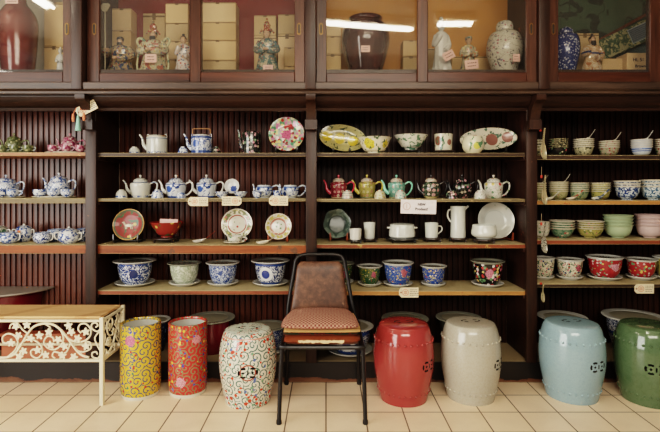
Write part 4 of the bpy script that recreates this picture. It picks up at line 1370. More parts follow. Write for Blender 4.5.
yf = 3.07
o, w, h, sh, hc, hr = figurine('bearded warrior figurine in blue robe holding a long pole blade', 120.5, yf, 33, 27, R_war, hat='cap', hatmat=HAIR, beard=HAIR, arms='hold')
mb = MB()
xp = -w * .37
mb.tube([(xp, -w * .44, .01), (xp + .0, -w * .44, h * 1.46)], .0042, 8)
mb.prism([(xp - .006, h * 1.40), (xp + .014, h * 1.42), (xp + .034, h * 1.56), (xp + .02, h * 1.60), (xp - .012, h * 1.60), (xp - .028, h * 1.52), (xp - .02, h * 1.44)], -w * .44 - .003, -w * .44 + .003, lambda u, v, d: (u, d, v))
mb.build('pole_blade', cer('pole_glaze', (190, 180, 150)), o)
o, w, h, sh, hc, hr = figurine('figurine with tall beaded headdress and flowing scarf, pink tag on chest', 153.5, yf, 20, 29, R_emp, hat='crown', beard=HAIR)
for s in (-1, 1):
    mb = MB()
    mb.tube(crom([(s * w * .2, .01, sh * .86), (s * w * .44, .012, sh * 1.05), (s * w * .56, .0, sh * .96), (s * w * .48, -.01, sh * .72), (s * w * .54, -.01, sh * .3), (s * w * .5, -.01, sh * .04)], 5), [w * .045, w * .05, w * .04, w * .03, w * .045], 8)
    mb.build('scarf', cer('scarf_glaze', (212, 206, 160), [L('blotch', (110, 140, 120), s=40, thr=.56)]), o)


def mini_tag(label, px0, px1, py0, py1, y, rot=0, mat=None, group=None):
    w, h = S(px1 - px0, y), S(py1 - py0, y)
    o = thing('price_tag', label, 'tag', (PX((px0 + px1) / 2, y), y, PZ((py0 + py1) / 2, y)), (0, R(rot), 0), group)
    mb = MB(); mb.box(-w / 2, w / 2, 0, .001, -h / 2, h / 2); mb.build('card', mat or PINKC, o, smooth=False)
    mb = MB()
    rnd = random.Random(int(px0 * 3))
    for zz in (.18, -.16):
        x = -w * .3
        while x < w * .28:
            l = rnd.uniform(.05, .12) * w
            mb.box(x, x + l, -.0006, 0, h * zz - h * .045, h * zz + h * .045)
            x += l + w * .04
    mb.build('handwriting', INK, o, smooth=False)
    mb = MB(); mb.tube([(0, .0005, h * .45), (w * .05, .004, h * .8)], .0008, 5); mb.build('string', STRING, o)
    return o


mini_tag('pink price tag on the figurine with the tall headdress', 145, 156.5, 54, 62.5, 2.98)
figurine('white robed lady figurine with red flowers, right of the tall headdress figurine', 183.5, yf, 31, 18, R_lady, arms='one')
figurine('teal robed figurine with tall red headdress before the cartons', 267, yf, 18, 24, R_teal, hat='tall')
mini_tag('pink price tag at the feet of the teal robed figurine', 263, 273, 65, 71.5, 2.98)
figurine('tall plain white robed lady figurine with hair bun', 442.5, yf, 13, 20, WHITEP, skin=WHITEP, hair=WHITEP, hat='bun', lean=-.008, arms='one')
mini_tag('pink price tag tilted on the tall white figurine', 443, 454.5, 51, 59.5, 2.98, -28)
figurine('small multicoloured figurine beside the tall white lady', 468.5, yf, 32, 17, R_mini, arms='front', hat='cap', hatmat=R_mini)
mini_tag('pink price tag at the base of the small multicoloured figurine', 465, 478.5, 60, 69, 2.98, -6)
figurine('peach robed figurine with black beard before the green cloth', 592, yf, 31, 20, R_peach, beard=HAIR, arms='hold')
figurine('tiny white figurine behind glass beside the oxblood vase', 60.5, yf, 45, 9, WHITEP, skin=WHITEP, hair=WHITEP)


def lathe_jar(name, label, cat, px, y, top, prof, mat, lid=None, seg=44):
    h = PZ(top, y) - ZFL
    o = thing(name, label, cat, place(px, ZFL + EPS, y))
    p = [(r * S(1, y), z * h) for r, z in prof]
    p = [p[0]] + crom(p[1:], 5)
    MB().lathe(hollow(p, .006) if not lid else p + [(0, p[-1][1])], seg).build('body', mat, o)
    if lid:
        q = [(r * S(1, y), z * h) for r, z in lid]
        MB().lathe(crom(q, 4) + [(0, q[-1][1])], 32).build('lid', mat, o)
    return o


OXB = cer('oxblood_glaze', (142, 62, 58), [L('blotch', (158, 80, 72), s=6, thr=.58)], .1)
lathe_jar('vase', 'large oxblood red vase with narrow neck at the top left', 'vase', 18, 3.17, -22, [(0, 0), (13, 0), (15, .1), (17.5, .42), (17.5, .58), (13, .68), (8, .75), (7, .88), (9, 1.0)], OXB)
lathe_jar('large_jar', 'large dark maroon jar with rounded shoulders and pink tag', 'jar', 365.5, 3.18, 19, [(0, 0), (14.5, 0), (16, .08), (22, .45), (24, .66), (21.5, .86), (16.5, .94), (17, 1.0)], cer('maroon_glaze', (70, 36, 38), [L('blotch', (86, 46, 44), s=6, thr=.56)], .12))
mini_tag('pink price tag on the large maroon jar', 361, 370, 45.5, 52, 3.02)
lathe_jar('ginger_jar', 'white lidded ginger jar with pink blossom branches', 'jar', 504.5, 3.12, 21, [(0, 0), (9.5, 0), (11.5, .08), (16.8, .36), (17.6, .54), (14.5, .74), (7.6, .82)], cer('ginger_jar_glaze', (226, 220, 200), [L('scroll', (120, 110, 120), s=18, w=.016, d=1.5), L('spots', [(190, 110, 130), (150, 140, 160), (140, 140, 130)], s=52, r=.34, fuzz=.4, keep=.55)]), lid=[(8.2, .81), (8.4, .9), (6.5, .97), (2, 1.0)])
mini_tag('pink price tag on the white ginger jar', 513, 520, 54, 61.5, 2.98)
lathe_jar('lidded_jar', 'deep blue lidded jar with white blossom', 'jar', 566, 3.12, 27, [(0, 0), (7.5, 0), (9, .10), (12.5, .42), (13, .62), (11, .8), (6, .87)], cer('blue_blossom', (48, 66, 130), [L('spots', (186, 192, 206), s=72, r=.38, fuzz=.5, keep=.6)]), lid=[(6.4, .86), (6.6, .92), (4.5, .97), (1.6, .985), (1.4, 1.0)])

# cartons stacked at the back of the cabinet
CARTON = [plain('carton_%d' % i, c, .75, var=.08, scale=6) for i, c in enumerate([(210, 178, 132), (200, 168, 122), (218, 188, 146), (186, 160, 120)])]
SEAM = plain('carton_seam', (108, 86, 58), .7)
CARTON_SETS = [
    (3.30, 112, 131, [(69, 49), (48, 30), (29, 8)], 'behind the bearded warrior figurine'),
    (3.36, 143, 165, [(69, 13)], 'tall, behind the figurine with the tall headdress'),
    (3.27, 165.5, 188, [(69, 59), (58, 41), (40, 23), (22, 3)], 'behind the white robed lady figurine'),
    (3.25, 199, 236, [(69, 60), (59, 40), (39, 22), (21, 2)], 'in the broad stack right of the middle stile'),
    (3.30, 254, 276, [(69, 36), (35, 15)], 'behind the teal robed figurine'),
    (3.30, 278, 296, [(69, 34), (33, 14)], 'in the stack at the right end behind the teal figurine'),
    (3.17, 284, 295, [(69, 66), (65, 47)], 'small, before the right end stack'),
    (3.27, 324, 341, [(69, 54), (53, 36), (35, 18)], 'left of the large maroon jar'),
    (3.29, 403, 419, [(69, 56), (55, 40)], 'right of the large maroon jar'),
    (3.33, 427, 450, [(69, 48)], 'behind the tall white lady figurine'),
    (3.33, 452, 490, [(69, 56)], 'wide, behind the small multicoloured figurine'),
    (3.22, 571, 599, [(69, 33)], 'behind the peach robed figurine'),
    (3.30, 44, 64, [(69, 46), (45, 2)], 'pale, right of the oxblood vase'),
    (3.13, 46, 62, [(69, 66)], 'low, under the tiny white figurine'),
]
for yy, x0, x1, lv, where in CARTON_SETS:
    zprev = ZFL + EPS
    for i, (b, t_) in enumerate(lv):
        X0, X1, zt = PX(x0, yy), PX(x1, yy), PZ(t_, yy)
        dep = min(.12, YB - yy - .005) if yy > 3.2 else .06
        zb = zprev
        mid = (X0 + X1) / 2
        pos = '' if len(lv) == 1 else (['lowest ', 'second lowest ', 'third lowest ', 'topmost '][i] if i < len(lv) - 1 else 'topmost ')
        if where.startswith('low,'): continue
        o = thing('carton', ('%sbrown cardboard carton ' % pos) + where, 'box', (mid, yy, zb), group='cartons in the cabinet')
        mb = MB(); mb.box(X0 - mid, X1 - mid, 0, dep, 0, zt - zb - .002); mb.bevel(.0025, 1)
        mb.build('box_body', CARTON[(i + int(x0)) % 4], o)
        mb = MB(); mb.box(X0 - mid + .001, X1 - mid - .001, -.0006, 0, (zt - zb) * .94, (zt - zb) * .965)
        mb.box(-.012, .012, -.0007, 0, (zt - zb) * .90, (zt - zb) - .003)
        mb.build('lid_seam', SEAM, o, smooth=False)
        zprev = zt

# right end of the cabinet: leaf-printed hanging, brocade box, lettered carton
X0, X1 = PX(549, 3.38), 2.6
o = thing('leaf_painting', 'dark green leaf painted panel with slanting brown lower edge, upper right cabinet', 'painting', (1.9, 3.385, ZFL + .16))
z0a, z0b = PZ(62, 3.385), PZ(0, 3.385)
xa, xb = PX(549, 3.385), PX(668, 3.385)
mb = MB(); mb.prism([(xa - 1.9, PZ(66, 3.385) - ZFL - .16), (xb - 1.9, PZ(1, 3.385) - ZFL - .16), (xb - 1.9, .58), (xa - 1.9, .58)], 0, .008, lambda u, v, d: (u, d, v))
mb.build('canvas', hanging_cloth(), o, smooth=False)
mb = MB()
p0, p1 = (xa - 1.9, PZ(66, 3.385) - ZFL - .16), (xb - 1.9, PZ(1, 3.385) - ZFL - .16)
mb.prism([(p0[0], p0[1] - .022), (p1[0], p1[1] - .022), p1, p0], -.012, .01, lambda u, v, d: (u, d, v))
mb.build('frame_rail', wood('rail_brown', (70, 34, 24), (104, 58, 40)), o, smooth=False)
BROC = cer('green_brocade', (60, 92, 66), [L('blotch', (160, 156, 112), s=34, thr=.52, d=1.2), L('blotch', (40, 70, 54), s=20, thr=.6)], .7)
yb_ = 3.27
ax, az, bx, bz = PX(600, yb_), PZ(51, yb_), PX(668, yb_), PZ(20, yb_)
ln = math.hypot(bx - ax, bz - az)
ang = math.atan2(bz - az, bx - ax)
o = thing('brocade_box', 'long slanting box covered in green and cream brocade, right end of cabinet', 'box', ((ax + bx) / 2, yb_, (az + bz) / 2), (0, -ang, 0))
mb = MB(); mb.box(-ln / 2, ln / 2, 0, .06, -.07, .07); mb.bevel(.004, 1); mb.build('box_body', BROC, o)
mb = MB(); mb.box(-.03, .115, -.002, 0, -.050, .052); mb.build('checked_panel', cer('blue_check', (104, 124, 140), [L('stripe', (60, 78, 96), s=500, thr=.2)], .6), o, smooth=False)
mb = MB()
for a in (-.03, .111): mb.box(a, a + .004, -.003, 0, -.050, .052)
for a in (-.050, .048): mb.box(-.03, .115, -.003, 0, a, a + .004)
mb.build('panel_border', plain('border_grey', (150, 162, 166), .6), o, smooth=False)
yc = 3.12
x0, x1, x2 = PX(611, yc), PX(627, yc), PX(650, yc)
o = thing('carton', 'low cardboard carton with handwritten letters at the right cabinet end', 'box', (PX(629, yc), yc, ZFL + EPS), group='cartons in the cabinet')
mid = PX(629, yc)
mb = MB(); mb.box(x1 - mid, x2 - mid, 0, .12, 0, PZ(53, yc) - ZFL)
mb.bevel(.0025, 1); mb.build('box_body', CARTON[0], o)
mb = MB(); mb.box(PX(606, yc) - mid, x1 - mid - .003, .04, .13, 0, PZ(57, yc) - ZFL); mb.bevel(.0025, 1)
mb.build('box_flap', CARTON[1], o)
writing('HL 56', .030, o, ((x1 + x2) / 2 - mid, -.0008, (PZ(60, yc) - ZFL)), INK)
writing('Brown', .026, o, ((x1 + x2) / 2 - mid + .012, -.0008, (PZ(66.3, yc) - ZFL)), INK)
mini_tag('pink tag at the top of the far left glass door', 5, 18, -3, 3.5, 2.99)

# paper tag and tassels on the left corbel
o = price_tag('tilted cream tag with red seal hanging from the left corbel', 75.5, 97, 103.5, 113.5, 2.965, -1, -27, group='corbel tag')
o = thing('tassel_charm', 'small aqua tassel with orange cord ends under the tilted tag', 'tassel', (PX(78, 2.942), 2.942, PZ(120, 2.942)))
mb = MB()
mb.tube(crom([(0, 0, .075), (-.002, 0, .05), (0, 0, .03)], 4), .0025, 6)
mb.lathe([(0, .03), (.006, .026), (.007, .018), (.012, -.03), (.017, -.066), (0, -.066)], 14, fold=lambda a, z: 1 + .12 * math.sin(7 * a))
mb.build('aqua_tassel', plain('aqua_thread', (136, 186, 168), .8, scale=120), o)
for dx, dz in ((-.03, .02), (.036, .026)):
    mb = MB(); mb.tube(crom([(dx * .3, 0, .075), (dx * .8, 0, .05), (dx, 0, dz)], 4), .002, 6)
    mb.lathe([(0, .02), (.006, .016), (.009, -.012), (.006, -.03), (0, -.032)], 12, c=(dx, 0, dz))
    mb.build('orange_bead', plain('orange_thread', (196, 116, 84), .7), o)

# ================================================================== pots on the base board, behind the floor pieces
def base_pot(label, px, y, rimpx, bodypx, toppy, mat, rim, z=ZB, name='planter', saucer=None, sx=1.0):
    rr, rb = S(rimpx, y) / 2, S(bodypx, y) / 2
    h = PZ(toppy, y) - z
    if saucer:
        mb = MB(); rs = S(saucer, y) / 2
        mb.lathe([(0, 0), (rs * .62, 0), (rs * .9, .012), (rs, .024), (rs * .985, .028), (rs * .86, .018), (rs * .62, .011), (0, .011)], 40)
        single('saucer', mb, C_rim, 'white saucer under the ' + label.replace(' with pale rim', ''), 'saucer', place(px, z + EPS, y))
        z += .0128; h -= .0128
    o = thing(name, label, 'planter', place(px, z + EPS, y))
    b = [(0, 0), (rb * .66, 0), (rb * .7, .012), (rb * .86, h * .3), (rb * .97, h * .6), (rb, h * .88), (rb * .99, h * .94)]
    b = [b[0]] + crom(b[1:], 4)
    MB().lathe(b + [(rb * .94, h * .94), (rb * .9, h * .6), (rb * .6, .02), (0, .02)], 48, sx=sx).build('body', mat, o)
    q = [(rb * .96, h * .92), (rb * 1.02, h * .925), (rr * .95, h * .955), (rr, h * .975), (rr, h * .99), (rr * .98, h), (rr * .9, h * .995), (rb * .9, h * .985), (rb * .9, h * .97), (rb * .96, h * .92)]
    MB().lathe(q, 52, sx=sx).build('rim', rim, o)
    MB().lathe([(rb * .92, h * .975), (rb * .6, h * .982), (0, h * .982)], 40, sx=sx).build('dusty_cover', plain('dusty_cover', (128, 122, 104), .6, var=.12, scale=14), o)
    return o


WRED = cer('wine_red_pot', (128, 26, 40))
NAVY = cer('navy_pot', (36, 44, 74), [L('spots', (90, 100, 130), s=40, r=.25)])
xc, yb_ = PX(-2, 3.395), 3.395
o = thing('planter', 'large wine red half round planter with a flat grey top behind the white bench', 'planter', (xc, yb_, ZB + EPS))
hh = PZ(286.2, yb_) - ZB - .001


def half_ring(rx, ry, z, n=28): return [(rx * math.cos(PI * i / n), -ry * math.sin(PI * i / n), z) for i in range(n + 1)]


MB().loft([half_ring(rx, ry, z) for rx, ry, z in ((.20, .17, 0), (.21, .18, .01), (.27, .235, hh * .35), (.305, .265, hh * .7), (.32, .28, hh * .97))]).build('body', WRED, o)
MB().loft([half_ring(rx, ry, z) for rx, ry, z in ((.33, .285, hh * .955), (.39, .325, hh * .965), (.405, .333, hh * .98), (.403, .331, hh))]).build('flat_top', plain('grey_top', (138, 128, 116), .4, var=.15, scale=12), o)
base_pot('navy blue pot with white rim between the yellow and red umbrella stands', 155, 3.25, 30, 26, 319, NAVY, C_rim)
base_pot('wine red planter with grey rim between red umbrella stand and floral stool', 211.5, 3.235, 47, 37, 317, WRED, C_rimgrey)
base_pot('blue and white pot with pale rim between floral stool and chair', 268, 3.25, 40, 33, 325, C_pl_blue2, C_rimgrey, saucer=44)
base_pot('blue and white pot with pale rim between chair and red stool', 350, 3.22, 47, 41, 325, C_pl_blue3, C_rim, saucer=45)
base_pot('pink red planter with grey green rim behind the red stool', 405, 3.235, 47, 38, 317.5, cer('rose_red_pot', (170, 60, 64)), C_rimgrey)
base_pot('dark planter with grey green rim behind the grey stool', 459, 3.235, 46, 38, 317, cer('olive_pot', (70, 74, 62)), C_rimgrey)
base_pot('dark planter with cream rim behind the pale blue stool', 562, 3.235, 47, 38, 316, cer('dark_pot2', (60, 58, 54)), C_rim)
o = base_pot('very large blue and white bowl planter behind the green stool', 634, 3.205, 58, 48, 315.5, C_pl_blue3, C_rim)

# salmon trough under the bench
o = thing('trough', 'low salmon pink trough standing behind the bench scrollwork', 'trough', (PX(60, 3.105), 3.105, ZB + EPS))
mb = MB(); mb.box(-.36, .195, -.034, .030, 0, .155); mb.bevel(.012, 3); mb.build('trough_body', plain('salmon_terracotta', (190, 116, 90), .6, var=.2, scale=8), o)
mb = MB(); mb.box(-.368, .203, -.040, .034, .150, .170); mb.bevel(.005, 2); mb.build('trough_rim', plain('salmon_rim', (176, 100, 74), .6), o)

# ================================================================== umbrella stands
PEONY = (214, 110, 140)


def umbrella_stand(label, px, y, wpx, top, mat, rimmat):
    r = S(wpx, y) / 2
    h = PZ(top, y)
    o = thing('umbrella_stand', label, 'umbrella stand', place(px, 0, y))
    MB().lathe([(0, .004), (r * .93, .0), (r * .95, .012), (r * .94, .02)], 48).build('foot_ring', C_cream, o)
    p = [(r * .94, .018), (r * .97, .03), (r, .06), (r, h * .5), (r, h * .93), (r * .99, h * .975)]
    MB().lathe(p + [(r * .9, h * .975), (r * .88, h * .9), (r * .88, .02), (0, .02)], 48).build('body', [mat], o)
    MB().lathe([(r * .985, h * .965), (r * 1.0, h * .985), (r * .97, h), (r * .90, h), (r * .87, h * .985), (r * .87, h * .965), (r * .985, h * .965)], 48).build('rim', rimmat, o)
    MB().lathe([(r * .878, h * .97), (r * .87, h * .8), (r * .87, .03), (0, .03)], 48, cap=False).build('lining', INSIDE, o)
    return o


C_um_y = cer('yellow_vine', (206, 168, 54), [L('curl', (84, 92, 92), s=20, r=.115, turns=1.25, thr=.42), L('spots', [(170, 60, 50), (60, 76, 140), (170, 60, 50), (70, 120, 80)], s=40, r=.3, keep=.6), L('flower', PEONY, p=(-.02, -.115, .35), r=.03)])
C_um_r = cer('red_vine', (182, 52, 48), [L('curl', (112, 116, 84), s=20, r=.115, turns=1.25, thr=.55), L('spots', [(54, 76, 150), (222, 180, 70), (60, 84, 150), (90, 140, 100)], s=40, r=.3, keep=.6), L('flower', (216, 140, 146), p=(.075, -.085, .34), r=.026), L('flower', (220, 150, 160), p=(-.01, -.115, .095), r=.028)])
umbrella_stand('tall yellow cylindrical umbrella stand with vine pattern and pink peony', 140.8, 2.885, 39, 321.5, C_um_y, C_um_y)
umbrella_stand('tall red cylindrical umbrella stand with vine pattern', 188, 2.915, 38, 321, C_um_r, C_um_r)


# ================================================================== garden stools
def arc_slot(cu, cv, r0, r1, a0, a1, n=6):
    return [(cu + r1 * math.cos(a0 + (a1 - a0) * i / n), cv + r1 * math.sin(a0 + (a1 - a0) * i / n)) for i in range(n + 1)] + \
           [(cu + r0 * math.cos(a1 - (a1 - a0) * i / n), cv + r0 * math.sin(a1 - (a1 - a0) * i / n)) for i in range(n + 1)]


STOOL_IN = plain('stool_inside_shade', (34, 28, 24), .8)  # shade inside the pierced slots, put into the colour of inner walls


def stool(label, px, y, rad, h, mat, phi, studs=True, topmat=None):
    o = thing('garden_stool', label, 'stool', place(px, 0, y))
    p = [(.0, .0), (rad * .77, 0), (rad * .79, .008), (rad * .86, h * .16), (rad * .965, h * .38), (rad, h * .56), (rad * .975, h * .74), (rad * .89, h * .90), (rad * .82, h * .965), (rad * .76, h * .99), (rad * .5, h * 1.004), (.0, h * 1.006)]
    p = [p[0]] + crom(p[1:], 4)
    t = .014
    inner = [(max(r - t, 0.0), min(max(z, t), h * 1.0 - t)) for r, z in p[4:-2]]
    mb = MB()
    mb.lathe(p, 72)
    mb.lathe([(0, t)] + inner + [(0, h - t + .002)], 72, mi=1)
    for f in mb.bm.faces: f.smooth = True
    me = mb.mesh('body', [mat, STOOL_IN])
    body = bpy.data.objects.new('body', me)
    COL.objects.link(body)
    cut = MB()
    for dphi in (0, PI):
        a = R(phi) + dphi
        nx, ny = math.sin(a), -math.cos(a)
        tx, ty = math.cos(a), math.sin(a)
        zc = h * .52
        polys = []
        for cu in (-.026, .026):
            for k in range(4):
                if (k == 0 and cu < 0) or (k == 2 and cu > 0): continue
                am = k * PI / 2
                polys.append(arc_slot(cu, zc, .019, .030, am - .55, am + .55))
            polys.append([(cu - .008, zc), (cu, zc - .008), (cu + .008, zc), (cu, zc + .008)])
        polys.append([(-.004, zc - .012), (.004, zc - .012), (.004, zc + .012), (-.004, zc + .012)])
        for q in polys:
            cut.prism(q, rad * .6, rad * 1.2, lambda u, v, d: (nx * d + tx * u, ny * d + ty * u, v), 1)
    for cu in (-.03, .03):
        for k in range(4):
            if (k == 0 and cu < 0) or (k == 2 and cu > 0): continue
            am = k * PI / 2
            cut.prism(arc_slot(cu, 0, .016, .027, am - .55, am + .55), h - .04, h + .03, lambda u, v, d: (u, v, d), 1)
    cutter = cut.build('cutter', [mat, STOOL_IN])
    md = body.modifiers.new('cut', 'BOOLEAN')
    md.operation = 'DIFFERENCE'; md.solver = 'EXACT'; md.object = cutter
    bpy.context.view_layer.update()
    dg = bpy.context.evaluated_depsgraph_get()
    me2 = bpy.data.meshes.new_from_object(body.evaluated_get(dg))
    body.modifiers.clear()
    body.data = me2
    bpy.data.objects.remove(cutter)
    me2.polygons.foreach_set('use_smooth', [True] * len(me2.polygons))
    me2.set_sharp_from_angle(angle=R(38))
    body.parent = o
    if studs:
        n = 30
        for zc, rr in ((h * .80, rad * .950), (h * .14, rad * .842)):
            mb = MB()
            for k in range(n):
                a = 2 * PI * k / n
                mb.ball((math.cos(a) * rr, math.sin(a) * rr, zc), .0078, 8, 6)
            mb.lathe([(rr - .008, zc - .002), (rr - .0035, zc - .002), (rr - .0035, zc + .002), (rr - .008, zc + .002), (rr - .008, zc - .002)], 60)
            mb.build('stud_band', mat, o)
    return o


C_st_red = cer('stool_red', (156, 64, 62), (), .14)
C_st_grey = cer('stool_grey', (172, 167, 152), [L('blotch', (166, 160, 144), s=90, thr=.55)], .15, crackle=(120, 112, 98))
C_st_blue = cer('stool_blue', (140, 166, 172), [L('blotch', (134, 160, 167), s=90, thr=.55)], .15, crackle=(90, 112, 120))
C_st_green = cer('stool_green', (84, 104, 76), [L('blotch', (78, 98, 70), s=60, thr=.55)], .13, crackle=(40, 66, 38))
C_st_fl = cer('stool_floral', (216, 210, 192), [L('curl', (80, 108, 100), s=21, r=.155, turns=1.25, thr=.5), L('spots', [(196, 70, 48), (84, 104, 150), (196, 70, 48), (110, 150, 120)], s=38, r=.32, keep=.7), L('spots', (190, 66, 46), s=28, r=.3, keep=.75, z=(.29, .385)), L('band', (196, 140, 124), z0=.388, z1=.396), L('spots', (190, 66, 46), s=28, r=.3, keep=.75, z=(.02, .10)), L('ring', (150, 70, 60), p=(.026, -.165, .217), r0=.038, r1=.046), L('blotch', (206, 214, 196), s=30, thr=.5, z=(.415, .5))])
stool('floral ceramic garden stool with orange berries and vines', 248, 2.795, .166, .418, C_st_fl, 9, studs=False)
stool('glossy red ceramic garden stool', 403.5, 2.83, .177, .443, C_st_red, 46)
stool('pale grey crackle glazed ceramic garden stool', 470.5, 2.845, .174, .444, C_st_grey, 50)
stool('pale blue ceramic garden stool', 571.5, 2.86, .182, .440, C_st_blue, 22)
stool('dark green ceramic garden stool at the right picture edge', 648.5, 2.81, .182, .440, C_st_green, -22)

# ================================================================== chair
BLK = plain('black_enamel', (34, 32, 32), .35, .3, scale=40)


def vinyl():
    t = NT('brown_mottled_vinyl')
    n = t.noise(28, 8, None, .4, .7)
    b = t.noise(4, 3)
    c = t.ramp(t.math('ADD', t.math('MULTIPLY', n, .7), t.math('MULTIPLY', b, .4)), [(.38, srgb((48, 29, 20))), (.55, srgb((84, 54, 38))), (.8, srgb((132, 92, 68)))])
    t.col(c)
    t.b.inputs['Roughness'].default_value = .45
    t.bump(n, .15, .003)
    return t.m


VIN = vinyl()
chair = thing('stacking_chair', 'black metal framed chair with brown vinyl back standing before the shelves', 'chair', (-.02, 2.76, 0))
for s in (-1, 1):
    mb = MB(); mb.tube([(s * .214, -.205, .40), (s * .222, -.228, .2), (s * .226, -.25, .012)], .0115, 10); mb.build('leg', BLK, chair)
    mb = MB(); mb.tube(crom([(s * .214, .165, .42), (s * .218, .19, .25), (s * .228, .25, .012)], 5), .0115, 10); mb.build('leg', BLK, chair)
for s, yy in ((-1, -.25), (1, -.25), (-1, .25), (1, .25)):
    mb = MB(); mb.lathe([(0, 0), (.013, 0), (.0145, .004), (.0135, .022), (0, .022)], 12, c=(s * (.226 if yy < 0 else .228), yy, 0)); mb.build('rubber_foot', plain('rubber', (30, 28, 27), .8), chair)
mb = MB()
pts = crom([(-.214, .165, .41), (-.210, .178, .52), (-.178, .212, .72), (-.166, .220, .785), (-.128, .226, .815), (-.018, .227, .819), (.092, .226, .815), (.130, .220, .785), (.144, .212, .72), (.182, .178, .52), (.210, .165, .41)], 6)
mb.tube(pts, .0115, 10); mb.build('back_frame', BLK, chair)
mb = MB(); mb.tube(crom([(-.214, -.205, .395), (-.21, -.225, .395), (-.18, -.232, .395), (.18, -.232, .395), (.21, -.225, .395), (.214, -.205, .395)], 4), .012, 8)
mb.tube([(-.214, -.205, .395), (-.214, .165, .405)], .011, 8); mb.tube([(.214, -.205, .395), (.214, .165, .405)], .011, 8)
mb.tube([(-.214, .165, .405), (.214, .165, .405)], .011, 8)
mb.build('seat_frame', BLK, chair)


def pad(x0, x1, taper, y0, y1, z0, z1, dome, exp=4, nu=20, nv=18, corner=.0, zb_curve=0):
    """rounded cushion; width tapers from the front (y0) to the back (y1)"""
    mb = MB()
    top, bot = {}, {}
    for i in range(nu + 1):
        for j in range(nv + 1):
            u, v = -1 + 2 * i / nu, -1 + 2 * j / nv
            uu, vv = u * math.sqrt(1 - corner * v * v / 2), v * math.sqrt(1 - corner * u * u / 2)
            k = 1 - (vv + 1) / 2 * (1 - taper)
            X = (x0 + x1) / 2 + uu * (x1 - x0) / 2 * k
            Y = (y0 + y1) / 2 + vv * (y1 - y0) / 2
            e = max(0, 1 - abs(u) ** exp) * max(0, 1 - abs(v) ** exp)
            e = e ** .45
            zm = (z0 + z1) / 2
            top[i, j] = mb.bm.verts.new((X, Y, zm + (z1 - zm) * e + dome * (max(0, 1 - u * u) * max(0, 1 - v * v))))
            bot[i, j] = top[i, j] if i in (0, nu) or j in (0, nv) else mb.bm.verts.new((X, Y, zm - (zm - z0) * e))
    for i in range(nu):
        for j in range(nv):
            mb.face((top[i, j], top[i + 1, j], top[i + 1, j + 1], top[i, j + 1]))
            mb.face((bot[i, j], bot[i, j + 1], bot[i + 1, j + 1], bot[i + 1, j]))
    return mb


VINS = plain('seat_vinyl', (116, 58, 36), .42, var=.22, scale=30)
pad(-.208, .208, .96, -.246, .185, .402, .456, 0, 10, corner=.10).build('seat', VINS, chair, ang=60)
mb = MB()
rnd = random.Random(3)
top_, bot_ = [], []
n = 26
for i in range(n + 1):
    x = -.125 + .24 * i / n
    top_.append((x, .434 + rnd.uniform(-.001, .003)))
    bot_.append((x, .427 - rnd.uniform(0, .008) * (1 if 0 < i < n else 0)))
mb.prism(bot_ + top_[::-1], -.2472, -.240, lambda u, v, d: (u, d, v))
mb.build('torn_edge', plain('torn_foam', (214, 186, 146), .8), chair, smooth=False)['label'] = 'torn strip showing cream padding'
# back rest pad, tapering upwards
mb = MB()
rings = []
nz = 14
for j in range(nz + 1):
    f = j / nz
    z = .47 + .305 * f
    hw = .180 - .041 * f
    if f > .9: hw -= .02 * ((f - .9) / .1) ** 2
    yy = .172 + (z - .47) * .165
    th = .018 * (1 - abs(2 * f - 1) ** 8) ** .5 + .003
    ring = []
    for k in range(28):
        a = 2 * PI * k / 28
        c, s = math.cos(a), math.sin(a)
        sg = lambda q, e: math.copysign(abs(q) ** e, q)
        ring.append((-.018 + hw * sg(c, .35), yy + th * sg(s, .7), z))
    rings.append(ring)
mb.loft(rings)
mb.build('backrest', VIN, chair)

# cushions on the chair
mats_m = cer('red_print_cloth', (120, 44, 40), [L('blotch', (60, 66, 44), s=24, thr=.52), L('spots', (190, 160, 120), s=30, r=.22, keep=.5)], .85)
single('seat_mat', pad(-.212, .206, .93, -.236, .15, .457, .467, 0, 10, corner=.12), mats_m, 'thin red and green printed mat directly on the chair seat', 'mat', (-.02, 2.76, 0), ang=60)
single('cushion', pad(-.212, .212, .9, -.240, .15, .4675, .484, 0, 10, corner=.12), plain('tan_cloth', (206, 164, 110), .8, scale=60), 'thin tan cushion under the checked cushion on the chair', 'cushion', (-.02, 2.76, 0), ang=60)


def woven():
    t = NT('red_cream_woven_check')
    ck = t.n('ShaderNodeTexChecker')
    ck.inputs['Scale'].default_value = 1
    ck.inputs['Color1'].default_value = srgb((112, 32, 32))
    ck.inputs['Color2'].default_value = srgb((188, 146, 124))
    v = t.mapping(scale=(96, 78, 0.001))
    t.l(v, ck.inputs['Vector'])
    w = t.n('ShaderNodeTexWave', bands_direction='X')
    w.inputs['Scale'].default_value = 19
    t.l(t.co(), w.inputs['Vector'])
    n = t.noise(5, 3)
    c = t.mix(t.math('MULTIPLY', w.outputs['Fac'], .15), ck.outputs['Color'], srgb((206, 178, 150)))
    c = t.mix(t.math('MULTIPLY', n, .25), c, srgb((138, 84, 72)))
    t.col(c)
    t.b.inputs['Roughness'].default_value = .9
    t.bump(ck.outputs['Fac'], .4, .003)
    return t.m


single('cushion', pad(-.236, .212, .80, -.252, .140, .4845, .518, .014, 5, 28, 24, corner=.34), woven(), 'red and cream woven check cushion on top of the chair seat', 'cushion', (-.02, 2.76, 0), ang=70)

# ================================================================== white iron bench
IRON = plain('cream_painted_iron', (222, 210, 180), .45, var=.08, scale=14)
BX, BY0, BY1, BZ, BL = PX(102, 2.727), 2.727, 3.006, .502, 1.02
bench = thing('bench', 'cream wrought iron bench with vine scrollwork and a wooden top', 'bench', (BX - BL / 2, (BY0 + BY1) / 2, 0))
hx, hy = BL / 2, (BY1 - BY0) / 2


